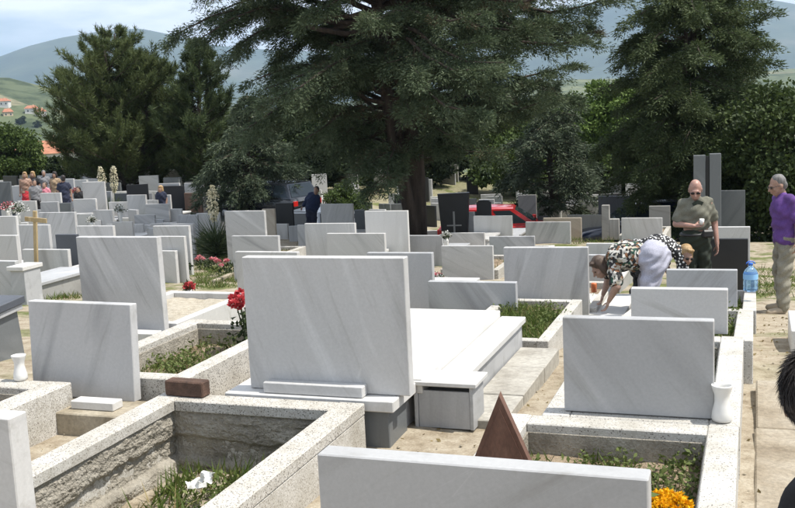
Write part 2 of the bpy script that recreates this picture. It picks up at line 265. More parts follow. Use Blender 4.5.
# ---------------------------------------------------------------- mesh helpers
class MB:
    def __init__(s): s.v = []; s.f = []; s.mi = []
    def add(s, vs, fs, mi=0):
        o = len(s.v); s.v += [tuple(p) for p in vs]; s.f += [tuple(i+o for i in f) for f in fs]; s.mi += [mi]*len(fs); return s
    def cbox(s, x0, x1, y0, y1, z0, z1, ch=.006, M=None, mi=0):
        vs = []
        X, Y, Z = (x0, x1), (y0, y1), (z0, z1); sg = (1, -1)
        idx = {}
        for i in (0, 1):
            for j in (0, 1):
                for k in (0, 1):
                    p = (X[i], Y[j], Z[k]); d = (sg[i]*ch, sg[j]*ch, sg[k]*ch)
                    for a in range(3):   # vertex lying on the face with normal axis a
                        q = list(p)
                        for b in range(3):
                            if b != a: q[b] += d[b]
                        idx[i, j, k, a] = len(vs); vs.append(q)
        fs = []
        for a in range(3):
            for e in (0, 1):
                b, c = [(1, 2), (2, 0), (0, 1)][a]
                quad = []
                for (bb, cc) in ((0, 0), (1, 0), (1, 1), (0, 1)):
                    t = [0, 0, 0]; t[a] = e; t[b] = bb; t[c] = cc; quad.append(idx[t[0], t[1], t[2], a])
                fs.append(quad if e else quad[::-1])
        for a in range(3):   # edges parallel to axis a
            b, c = [(1, 2), (2, 0), (0, 1)][a]
            for bb in (0, 1):
                for cc in (0, 1):
                    t0 = [0, 0, 0]; t0[b] = bb; t0[c] = cc; t1 = list(t0); t1[a] = 1
                    q = [idx[(*t0, b)], idx[(*t1, b)], idx[(*t1, c)], idx[(*t0, c)]]
                    fs.append(q if (bb == cc) else q[::-1])
        for i in (0, 1):
            for j in (0, 1):
                for k in (0, 1):
                    q = [idx[i, j, k, a] for a in range(3)]
                    fs.append(q if (i+j+k) % 2 else q[::-1])
        if M is not None: vs = [M @ Vector(p) for p in vs]
        return s.add(vs, fs, mi)
    def prism(s, poly, y0, y1, M=None, mi=0):      # poly of (x,z), extruded along y
        n = len(poly); vs = [(x, y0, z) for x, z in poly] + [(x, y1, z) for x, z in poly]
        fs = [tuple(range(n)), tuple(range(2*n-1, n-1, -1))] + [(i, i+n, (i+1) % n+n, (i+1) % n) for i in range(n)]
        if M is not None: vs = [M @ Vector(p) for p in vs]
        return s.add(vs, fs, mi)
    def tube(s, pts, rad, n=8, mi=0, caps=True):
        pts = [Vector(p) for p in pts]; rings = []
        if not hasattr(rad, '__len__'): rad = [rad]*len(pts)
        for i, p in enumerate(pts):
            d = (pts[min(i+1, len(pts)-1)]-pts[max(i-1, 0)]).normalized()
            a = d.cross(Vector((0, 0, 1)) if abs(d.z) < .9 else Vector((1, 0, 0))).normalized(); b = d.cross(a)
            rings.append([p+(a*math.cos(t)+b*math.sin(t))*rad[i] for t in [k*2*math.pi/n for k in range(n)]])
        vs = [q for r in rings for q in r]; fs = []
        for i in range(len(pts)-1):
            for k in range(n): fs.append((i*n+k, i*n+(k+1) % n, (i+1)*n+(k+1) % n, (i+1)*n+k))
        if caps: fs += [tuple(range(n))[::-1], tuple(range((len(pts)-1)*n, len(pts)*n))]
        return s.add(vs, fs, mi)
    def lathe(s, prof, n=24, c=(0, 0, 0), mi=0):
        vs = []; fs = []
        for r, z in prof:
            for k in range(n): t = k*2*math.pi/n; vs.append((c[0]+r*math.cos(t), c[1]+r*math.sin(t), c[2]+z))
        for i in range(len(prof)-1):
            for k in range(n): fs.append((i*n+k, i*n+(k+1) % n, (i+1)*n+(k+1) % n, (i+1)*n+k))
        fs.append(tuple(range(n))[::-1]); fs.append(tuple(range((len(prof)-1)*n, len(prof)*n)))
        return s.add(vs, fs, mi)
    def ell(s, c, r, R=None, nu=14, nv=9, mi=0):
        vs = []; fs = []
        for i in range(nv+1):
            t = math.pi*i/nv
            for k in range(nu):
                p = 2*math.pi*k/nu; q = Vector((r[0]*math.sin(t)*math.cos(p), r[1]*math.sin(t)*math.sin(p), r[2]*math.cos(t)))
                if R is not None: q = R @ q
                vs.append(Vector(c)+q)
        for i in range(nv):
            for k in range(nu):
                q = (i*nu+k, (i+1)*nu+k, (i+1)*nu+(k+1) % nu, i*nu+(k+1) % nu); fs.append(q)
        return s.add(vs, fs, mi)
    def cone(s, p0, p1, r0, r1, mi=0, n=12):        # round cone with spherical ends
        p0, p1 = Vector(p0), Vector(p1); d = (p1-p0); L = d.length; d = d/L if L > 1e-6 else Vector((0, 0, 1))
        pts = []; rr = []
        for a in (-88, -60, -30, 0): pts.append(p0+d*(r0*math.sin(math.radians(a)))); rr.append(r0*math.cos(math.radians(a)))
        for a in (0, 30, 60, 88): pts.append(p1+d*(r1*math.sin(math.radians(a)))); rr.append(r1*math.cos(math.radians(a)))
        a = d.cross(Vector((0, 0, 1)) if abs(d.z) < .9 else Vector((1, 0, 0))).normalized(); b = d.cross(a)
        vs = []; fs = []
        for p, r in zip(pts, rr): vs += [p+(a*math.cos(t)+b*math.sin(t))*r for t in [k*2*math.pi/n for k in range(n)]]
        for i in range(len(pts)-1):
            for k in range(n): fs.append((i*n+k, i*n+(k+1) % n, (i+1)*n+(k+1) % n, (i+1)*n+k))
        fs += [tuple(range(n))[::-1], tuple(range((len(pts)-1)*n, len(pts)*n))]
        return s.add(vs, fs, mi)
    def mesh(s, name, mats, smooth=False):
        me = bpy.data.meshes.new(name); me.from_pydata(s.v, [], s.f)
        for mm in (mats if isinstance(mats, (list, tuple)) else [mats]): me.materials.append(MAT[mm])
        if max(s.mi or [0]) > 0: me.polygons.foreach_set('material_index', s.mi)
        if smooth: me.polygons.foreach_set('use_smooth', [True]*len(s.f))
        me.update(); return me
    def build(s, name, mats, parent=None, smooth=False):
        return link(name, s.mesh(name, mats, smooth), parent)
def link(name, me, parent=None):
    o = bpy.data.objects.new(name, me); C.objects.link(o)
    if parent is not None: o.parent = parent
    return o
def tag(o, label=None, cat=None, group=None, kind=None):
    if label: o['label'] = label
    if cat: o['category'] = cat
    if group: o['group'] = group
    if kind: o['kind'] = kind
    return o
def empty(name, loc, rz=0.):
    o = bpy.data.objects.new(name, None); C.objects.link(o); o.location = loc; o.rotation_euler = (0, 0, rz); o.empty_display_size = .1
    return o
def tris(name, P, D, L, W, mat, parent=None, quad=False, bend=0.):
    """many leaf faces: base P, unit direction D, length L, width W"""
    P = np.asarray(P, np.float32); D = np.asarray(D, np.float32); n = len(P)
    D = D/np.maximum(np.linalg.norm(D, axis=1, keepdims=True), 1e-6)
    R = np.random.normal(size=(n, 3)).astype(np.float32); S = np.cross(D, R); S /= np.maximum(np.linalg.norm(S, axis=1, keepdims=True), 1e-6)
    L = np.broadcast_to(L, (n,)).reshape(-1, 1); W = np.broadcast_to(W, (n,)).reshape(-1, 1)
    if quad:
        Nn = np.cross(S, D)
        v = np.stack([P, P+D*L*.5+S*W*.5+Nn*L*bend, P+D*L, P+D*L*.5-S*W*.5+Nn*L*bend], 1); k = 4
    else:
        v = np.stack([P-S*W*.5, P+S*W*.5, P+D*L], 1); k = 3
    me = bpy.data.meshes.new(name); me.vertices.add(n*k); me.vertices.foreach_set('co', v.reshape(-1).astype(np.float32))
    me.loops.add(n*k); me.loops.foreach_set('vertex_index', np.arange(n*k, dtype=np.int32))
    me.polygons.add(n); me.polygons.foreach_set('loop_start', np.arange(0, n*k, k, dtype=np.int32))
    for mm in (mat if isinstance(mat, list) else [mat]): me.materials.append(MAT[mm])
    me.update(calc_edges=True); me.validate()
    return link(name, me, parent)
def rnd(n, a, b): return np.random.uniform(a, b, n)
def unit(n):
    x = np.random.normal(size=(n, 3)); return x/np.linalg.norm(x, axis=1, keepdims=True)

# ================================================================ SETTING
def lines(fine0, fine1, step, lo, hi, extra=()):
    a = list(np.arange(fine0, fine1+1e-6, step)); s = step; x = a[-1]
    while x < hi: s *= 1.17; x += s; a.append(x)
    s = step; x = a[0]; pre = []
    while x > lo: s *= 1.17; x -= s; pre.append(x)
    return sorted(set([round(q, 4) for q in pre + a + list(extra)]))
PIT = (-3.83, -2.35, 3.5, 5.76)     # outer edges of the open grave's kerb
vl = lines(-9, 3, .2, -9000, 9000, (PIT[0]+.03, PIT[0]+.14, PIT[1]-.03, PIT[1]-.14))
ul = lines(2, 16, .2, -3000, 9500, (PIT[2]+.03, PIT[2]+.14, PIT[3]-.03, PIT[3]-.14))
V_, U_ = np.meshgrid(vl, ul); X_ = V_*ct+U_*st; Y_ = -V_*st+U_*ct; Z_ = terr(X_, Y_)
Z_ += .012*np.sin(V_*5.1+np.sin(U_*3.3))*np.sin(U_*4.3)*(U_ < 40)
inpit = (V_ > PIT[0]+.1) & (V_ < PIT[1]-.1) & (U_ > PIT[2]+.1) & (U_ < PIT[3]-.1)
Z_ = np.where(inpit, -.17 + .035*np.sin(V_*7)*np.sin(U_*6), Z_)
nu_, nv_ = len(ul), len(vl)
gm = bpy.data.meshes.new('ground')
I = np.arange(nu_*nv_).reshape(nu_, nv_)
gm.from_pydata(np.stack([X_, Y_, Z_], -1).reshape(-1, 3).tolist(), [], np.stack([I[:-1, :-1], I[:-1, 1:], I[1:, 1:], I[1:, :-1]], -1).reshape(-1, 4).tolist())
gm.materials.append(MAT['ground']); gm.polygons.foreach_set('use_smooth', [True]*len(gm.polygons))
tag(link('ground', gm), 'sandy cemetery ground sloping down to the valley fields', kind='structure')
# mountains: ridged height fields several kilometres away
def fbm(x, y, seed, oct_=6):
    r = np.random.RandomState(seed); t = np.zeros_like(x); a = 1.; f = 1.
    for o in range(oct_):
        ph = r.uniform(0, 6.28, 6); an = r.uniform(0, 3.14, 3)
        for k in range(3): t += a*np.sin((x*np.cos(an[k])+y*np.sin(an[k]))*f+ph[k]+1.3*np.sin((x*np.sin(an[k])-y*np.cos(an[k]))*f*.7+ph[k+3]))
        a *= .5; f *= 2.03
    return t/3
def mountain(name, label, prof, dist, depth, seed):
    xs = np.linspace(prof[0][0], prof[-1][0], 170); ys = np.interp(xs, [p[0] for p in prof], [p[1] for p in prof])
    vs = []; nr = 34
    for j in range(nr):
        t = j/(nr-1); d = dist - depth*.75 + depth*1.25*t
        for px, py in zip(xs, ys):
            r = ray(px, py); hd = math.hypot(r.x, r.y); x, y = r.x/hd*d, r.y/hd*d
            top = CH + r.z/hd*dist
            k = t/.6
            env = (k**1.15 if k < 1 else max(0, 1-(k-1)*1.1))
            vs.append((x, y, -30 + (top+30)*env))
    v = np.array(vs); 
    n1 = fbm(v[:, 0]/700, v[:, 1]/700, seed); env = np.clip((v[:, 2]+30)/400, 0, 1)
    v[:, 2] += n1*34*env*(1-.75*np.clip(env, 0, 1)) 
    I = np.arange(nr*170).reshape(nr, 170)
    me = bpy.data.meshes.new(name); me.from_pydata(v.tolist(), [], np.stack([I[:-1, :-1], I[:-1, 1:], I[1:, 1:], I[1:, :-1]], -1).reshape(-1, 4).tolist())
    me.materials.append(MAT['mountain']); me.polygons.foreach_set('use_smooth', [True]*len(me.polygons))
    return tag(link(name, me), label, kind='structure')
mountain('mountain', 'long blue hazy mountain ridge behind the pines', [(-700, 80), (-400, 70), (-150, 74), (0, 57), (30, 46), (60, 38), (100, 31), (140, 28), (172, 34), (205, 43), (250, 46), (330, 50), (420, 60), (520, 80)], 5200, 2300, 3)
mountain('mountain', 'high blue hazy mountain beyond the tall trees', [(330, 70), (420, 46), (500, 26), (545, 12), (575, 4), (610, 1), (660, -4), (730, -8), (795, 4), (900, 22), (1100, 30), (1400, 45)], 5600, 2500, 8)

noisy('asphalt', [(.3, (.04, .04, .042)), (.55, (.055, .055, .057)), (.8, (.075, .073, .07))], 2.5, .9, .3, .01)  # road under the parked cars; its dark colour also paints in tree shade
vs_ = np.linspace(-30, 16, 60); us_ = np.linspace(29.2, 35.5, 14); rv, ru = np.meshgrid(vs_, us_); rx, ry_ = rv*ct+ru*st, -rv*st+ru*ct; rz_ = terr(rx, ry_)+.03
mb = MB(); mb.add(np.stack([rx, ry_, rz_], -1).reshape(-1, 3).tolist(), [(j*60+i, j*60+i+1, (j+1)*60+i+1, (j+1)*60+i) for j in range(13) for i in range(59)])
tag(mb.build('road', 'asphalt', None, True), 'narrow cemetery road behind the headstones, its dark asphalt standing in for tree shade', kind='structure')
# ================================================================ NEAR GRAVES
def frame(name, v, u, z=0.): return empty(name, G(v, u, z), -TH)
def kerb(v0, v1, u0, u1, zt, zb, t, mat, label, soil=None, group=None, hollow=False, pitch=0., liner=False, name='grave_kerb'):
    cv, cu = (v0+v1)/2, (u0+u1)/2; e = frame(name, cv, cu, zb); e.rotation_euler[0] = pitch; tag(e, label, 'grave kerb', group)
    w, d, h = (v1-v0)/2, (u1-u0)/2, zt-zb
    for s in (-1, 1):
        mb = MB(); x0, x1 = (s*w-t, s*w) if s > 0 else (s*w, s*w+t)
        if hollow:
            mb.cbox(x0, x1, -d, d, h-.075, h, .006); mb.cbox(x0+(.0035 if s < 0 else .06), x1-(.0035 if s > 0 else .06), -d+.004, d-.004, 0, h-.078, .004)
        else: mb.cbox(x0, x1, -d, d, 0, h, .007)
        mb.build('kerb_rail', mat, e)
    for s in (-1, 1):
        mb = MB(); y0, y1 = (s*d-t, s*d-.003) if s > 0 else (s*d+.003, s*d+t)
        if hollow:
            mb.cbox(-w+t+.001, w-t-.001, y0, y1, h-.077, h-.002, .006); mb.cbox(-w+t+.001, w-t-.001, y0+(.0035 if s < 0 else .06), y1-(.0035 if s > 0 else .06), 0, h-.08, .004)
        else: mb.cbox(-w+t+.001, w-t-.001, y0, y1, 0, h-.002, .007)
        mb.build('kerb_rail', mat, e)
    if liner:
        for a_ in ((-w+t, -w+t+.012, -d+t+.013, d-t-.013), (w-t-.012, w-t, -d+t+.013, d-t-.013), (-w+t, w-t, -d+t, -d+t+.012), (-w+t, w-t, d-t-.012, d-t)):
            mb = MB(); mb.cbox(*a_, .02, h-.05-.004*random.random(), .003); mb.build('inner_wall', 'rough_concrete', e)
    if soil:
        sm, sz = soil; n = 16; xs = np.linspace(-w+t-.01, w-t+.01, n); ys = np.linspace(-d+t-.01, d-t+.01, n); mb = MB()
        ph = random.uniform(0, 6)
        vs = [(x, y, sz-zb+.018*math.sin(x*9+ph)*math.sin(y*7+ph*2)+.008*random.uniform(-1, 1)) for y in ys for x in xs]
        mb.add(vs, [(j*n+i, j*n+i+1, (j+1)*n+i+1, (j+1)*n+i) for j in range(n-1) for i in range(n-1)]); mb.build('soil_bed' if sm == 'soil' else 'gravel_bed', sm, e, True)
    return e
def stone_at(p, W, h, t, mat, label, group=None, jit=0., lean=0., roll=0., plinth=None, pm=None, ch=.005, cat='headstone', name='headstone'):
    """p: world point of the base centre of the face turned to the camera"""
    mb = MB(); mb.cbox(-W/2, W/2, 0, t, 0, h, ch)
    o = mb.build(name, mat); o.location = p; o.rotation_euler = (lean, roll, -TH+jit); tag(o, label, cat, group)
    if plinth:
        q = MB(); ov, ph = plinth; q.cbox(-W/2-ov, W/2+ov, -ov*.8, t+ov*.8, -ph, -.002, .005); q.build('plinth', pm or mat, o)
    return o
def stone_px(xl, xr, yt, mat, label, W=1., z=None, base=None, t=.08, dy=0., **k):
    """headstone whose upper front corners stand at the pixels (xl,yt) (xr,yt+dy), width W metres (or depth z)"""
    xm = (xl+xr)/2; q = (ct + st*(xm-397.5)/F)
    if z is None: z = W*F*q/(xr-xl)
    else: W = (xr-xl)*z/(F*q)
    tp = at(xm, yt+dy/2, z)
    b = T(tp.x, tp.y)-.02 if base is None else base
    return stone_at((tp.x, tp.y, b), W, tp.z-b, t, mat, label, **k), W, z, tp.z-b
# open grave: terrazzo kerb, ragged cast walls, weeds and litter at the bottom
pit = kerb(*PIT, .32, -.12, .175, 'terrazzo', 'empty open grave with speckled terrazzo kerb and ragged concrete walls inside', hollow=True, name='open_grave')
def ragged(name, n, m, fn, parent):
    vs = [fn(i/(n-1), j/(m-1)) for j in range(m) for i in range(n)]
    mb = MB(); mb.add(vs, [(j*n+i, j*n+i+1, (j+1)*n+i+1, (j+1)*n+i) for j in range(m-1) for i in range(n-1)])
    return mb.build(name, 'rough_concrete', parent, False)
rs = np.random.RandomState(5)
def n1(x, s): return sum(math.sin(x*f+s*3.1*f)*a for f, a in ((3.1, .5), (7.7, .28), (17.3, .16), (41., .09), (83, .05)))
def n2(x, y, s): return sum(math.sin(x*f+s+1.7*math.sin(y*f*.8+s))*math.cos(y*f*1.1+s*2)*a for f, a in ((6, .4), (14, .3), (33, .2), (71, .14), (140, .08)))
pw, pd = (PIT[1]-PIT[0])/2, (PIT[3]-PIT[2])/2
def offs(s, z, seed):
    e1 = .06 + .03*n1(s, seed); e2 = -.085 + .02*n1(s, seed+4)
    o = .04*1/(1+math.exp(-(z-e1)*160)) + .0115*mnoise.fractal(Vector((s*7, z*9, seed*5)), .9, 2.1, 5) + .010*mnoise.fractal(Vector((s*3, z*16, seed*9)), .8, 2.1, 4) + .006*mnoise.fractal(Vector((s*38, z*38, seed)), .5, 2.1, 3)
    o += .06/(1+math.exp((z-e2)*170))
    return o
def lw(a, b):
    y = -pd+.05 + (2*pd-.1)*a; z = .25-.52*b; return (-pw+.118+offs(y, z, 1.3), y, z+.12)
def rw(a, b):
    y = -pd+.05 + (2*pd-.1)*a; z = .25-.52*b; return (pw-.118-offs(y, z, 2.9), y, z+.12)
def bw(a, b):
    x = -pw+.05 + (2*pw-.1)*a; z = .248-.52*b; return (x, pd-.118-offs(x, z, 4.4), z+.12)
ragged('cast_wall', 230, 64, lw, pit); ragged('cast_wall', 230, 40, rw, pit); ragged('cast_wall', 170, 64, bw, pit)
def litter(p, s, rz, tilt, label):
    mb = MB(); vs = []; n = 7
    for j in range(n):
        for i in range(n):
            x, y = (i/(n-1)-.5)*s, (j/(n-1)-.5)*s*.6; vs.append((x, y, .22*s*math.sin(i*1.1+rz)*math.sin(j*.9)+.1*s*abs(x)/s))
    vs2 = [(x, y, z-.002) for x, y, z in vs]; N = n*n
    f = [(j*n+i, j*n+i+1, (j+1)*n+i+1, (j+1)*n+i) for j in range(n-1) for i in range(n-1)]
    mb.add(vs, f); mb.add(vs2, [q[::-1] for q in f])
    o = mb.build('paper_scrap', 'paper'); o.location = p; o.rotation_euler = (tilt, .1, rz); tag(o, label, 'litter')
q_ = onz(196, 484, -.06); litter(q_, .12, .4, .5, 'crumpled white paper scrap in the weeds of the open grave')
q_ = onz(207, 477, .0); litter(q_, .12, 2.4, -.75, 'white paper strip propped upright in the weeds of the open grave')
# terrazzo kerb beside it, cut by the left edge
kerb(-6.1, -4.68, 3.8, 5.85, .32, -.1, .2, 'terrazzo', 'speckled terrazzo kerb round a bare sunken bed beside the open grave', soil=('soil', .14), liner=True)
# foreground stones
stone_px(308, 638, 455, 'marble_flat', 'wide low grey marble headstone beside the yellow flowers', z=3.42, base=-.02, t=.10, dy=22)
stone_px(-95, 7, 413, 'marble_pale', 'grey headstone standing beside the open grave with its bright edge showing', z=4.15, base=-.02, t=.11, dy=4)
# low grave behind the wide foreground stone
g0 = kerb(-1.42, -.075, 3.75, 5.735, .32, -.1, .165, 'terrazzo_white', 'white speckled kerb round weedy soil behind the wide low headstone', soil=('soil', .13), liner=True)
# rusty triangular plate
mb = MB(); mb.prism([(-.19, 0), (.19, 0), (.0, .46)], 0, .07); tri = mb.build('rusty_plate', 'rust'); p = at(501, 459, 4.55); tri.location = (p.x, p.y, p.z-.16); tri.rotation_euler = (0, 0, -.22)
tag(tri, 'rusty brown pointed metal plate rising behind the wide low headstone', 'metal plate')
mb = MB(); mb.prism([(-.16, .02), (.16, .02), (.0, .40)], -.004, 0); mb.build('face_panel', 'rust', tri)
mb = MB(); mb.cbox(-.22, .22, -.03, .09, -.14, -.001, .004); mb.build('foot', 'rust', tri)
# double grave with the large blank stone
big = frame('grave_slab', -2.63, 7.3, 0); tag(big, 'raised white marble grave slab with side ledge behind the large blank headstone', 'grave slab')
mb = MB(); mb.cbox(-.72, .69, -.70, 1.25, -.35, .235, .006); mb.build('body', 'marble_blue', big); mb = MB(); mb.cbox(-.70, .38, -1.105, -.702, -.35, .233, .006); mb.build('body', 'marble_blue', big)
mb = MB(); mb.cbox(-.70, .498, -1.02, 1.245, .24, .345, .006); mb.build('cover_slab', 'marble_white', big)
mb = MB(); mb.cbox(.502, .725, -.66, 1.26, .238, .29, .006); mb.build('ledge', 'marble_white', big)
mb = MB(); mb.cbox(-.76, .46, -1.5, -1.03, .25, .325, .006); mb.build('base_slab', 'marble_white', big)
mb = MB(); mb.cbox(-.70, .41, -1.46, -1.11, -.3, .248, .006); mb.build('footing', 'granite_grey', big)
stone_px(239.5, 401, 257, 'marble_pale', 'large blank pale grey headstone with a white block set before its foot', z=6.55, base=.329, t=.085, dy=1, jit=.005)
bl = frame('marble_block', -2.75, 5.915, .3275); mb = MB(); mb.cbox(-.36, .36, -.085, .0, 0, .075, .006); mb.build('block', 'marble_pale', bl); tag(bl, 'white marble block lying along the foot of the large blank headstone', 'stone block')
box = frame('lantern_box', -1.985, 6.42, .0); tag(box, 'small grey marble lantern box with lid beside the white grave slab', 'lantern box')
for a in ((-.21, -.185, -.14, .14), (.185, .21, -.14, .14), (-.184, .184, .115, .14)):
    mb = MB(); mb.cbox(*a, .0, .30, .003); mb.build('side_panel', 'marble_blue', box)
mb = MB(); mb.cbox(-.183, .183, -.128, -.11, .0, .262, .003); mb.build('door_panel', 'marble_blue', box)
mb = MB(); mb.cbox(-.24, .24, -.165, .155, .302, .332, .004); mb.build('lid', 'marble_white', box)
# paving strip beside the slab
pv = frame('path', -1.76, 7.3, 0); tag(pv, 'strip of grey paving slabs beside the white grave slab', kind='structure')
yy = -.92
for k, L in enumerate((.62, .78, .66)):
    mb = MB(); z0 = -max(0, 7.3+yy-8.0)*.22; mb.cbox(-.17, .17, yy, yy+L-.014, -.1+z0, .045+z0+.004*(k % 2), .006); mb.build('paving_slab', 'paving', pv); yy += L
# grave with the plain stone on its near rail
kerb(-1.2, -.07, 5.745, 7.93, .318, -.15, .165, 'terrazzo_white', 'white speckled kerb of the grave with the white vase on its corner', soil=('soil', .14), liner=True)
stone_px(560.5, 712, 317, 'marble_flat', 'plain blue-grey headstone beside the white vase', z=5.83, base=.322, t=.075, dy=4)
def vase(p, s, label, rz=0):
    mb = MB(); prof = [(.036, 0), (.05, .004), (.055, .02), (.052, .05), (.043, .09), (.038, .12), (.041, .15), (.052, .18), (.056, .195), (.056, .2), (.049, .2), (.045, .185), (.034, .14), (.03, .1)]
    mb.lathe([(r*s, z*s) for r, z in prof], 28); o = mb.build('vase', 'ceramic', None, True); o.location = p; return tag(o, label, 'vase')
p = onz(722, 421, .32); vase((p.x, p.y, .321), 1.07, 'white ceramic vase standing on the kerb corner beside the blue-grey headstone')
p = onz(21, 380, .32); vase((p.x, p.y, .321), .95, 'white ceramic vase at the foot of the dark polished slab')
# block on the open grave's back rail
p = onz(188, 395, .32); mb = MB(); mb.cbox(-.15, .15, -.05, .05, 0, .105, .008); bk = mb.build('brown_block', 'brick_brown'); bk.location = (p.x, p.y, .322); bk.rotation_euler = (0, 0, -TH-.04); tag(bk, 'dark brown brick block lying on the corner of the open grave kerb', 'block')
# leaning stone and its grave
kerb(-5.0, -3.90, 6.12, 8.05, .30, -.1, .15, 'terrazzo', 'terrazzo kerb round reddish soil and weeds behind the tilted headstone', soil=('soil', .10), liner=True)
stone_px(23, 125, 302, 'marble_streak', 'tilted streaked grey headstone with its base slipping off a white block', z=7.35, base=.155, t=.085, dy=3, lean=-.045, roll=.012)
p = at(82, 397, 7.35); e = empty('headstone_plinth', (p.x, p.y, 0), -TH); mb = MB(); mb.cbox(-.5, .52, -.26, .12, -.1, .153, .008); mb.build('base', 'concrete', e); tag(e, 'pale concrete base under the tilted headstone', 'stone base')
p = at(97, 397, 7.2); mb = MB(); mb.cbox(-.18, .18, -.06, .06, 0, .06, .005); o = mb.build('marble_block', 'marble_white'); o.location = (p.x, p.y-.02, .155); o.rotation_euler = (0, 0, -TH); tag(o, 'short white marble block before the tilted headstone', 'stone block')
# dark polished slab grave at the left
dk = frame('grave_slab', -7.4, 7.0, 0); tag(dk, 'dark blue polished sloping grave slab beside the tilted headstone', 'grave slab')
M_ = Matrix.Rotation(.10, 4, 'X')
mb = MB(); mb.cbox(-.62, .62, -.85, .95, .36, .43, .005, M_); mb.build('cover_slab', 'marble_dark_blue', dk)
mb = MB(); mb.cbox(-.60, .60, -.82, .92, .30, .352, .004, M_); mb.build('under_slab', 'marble_blue', dk)
mb = MB(); mb.cbox(-.56, .56, -.78, .88, -.35, .298, .005, M_); mb.build('body', 'granite_grey', dk)

# ================================================================ MIDDLE AND FAR HEADSTONES
K = dict(p='marble_pale', w='marble_white', b='marble_blue', s='marble_streak', g='granite_grey', k='granite_black', l='limestone', c='stone_grey', n='brown_stone', d='marble_dark_blue')
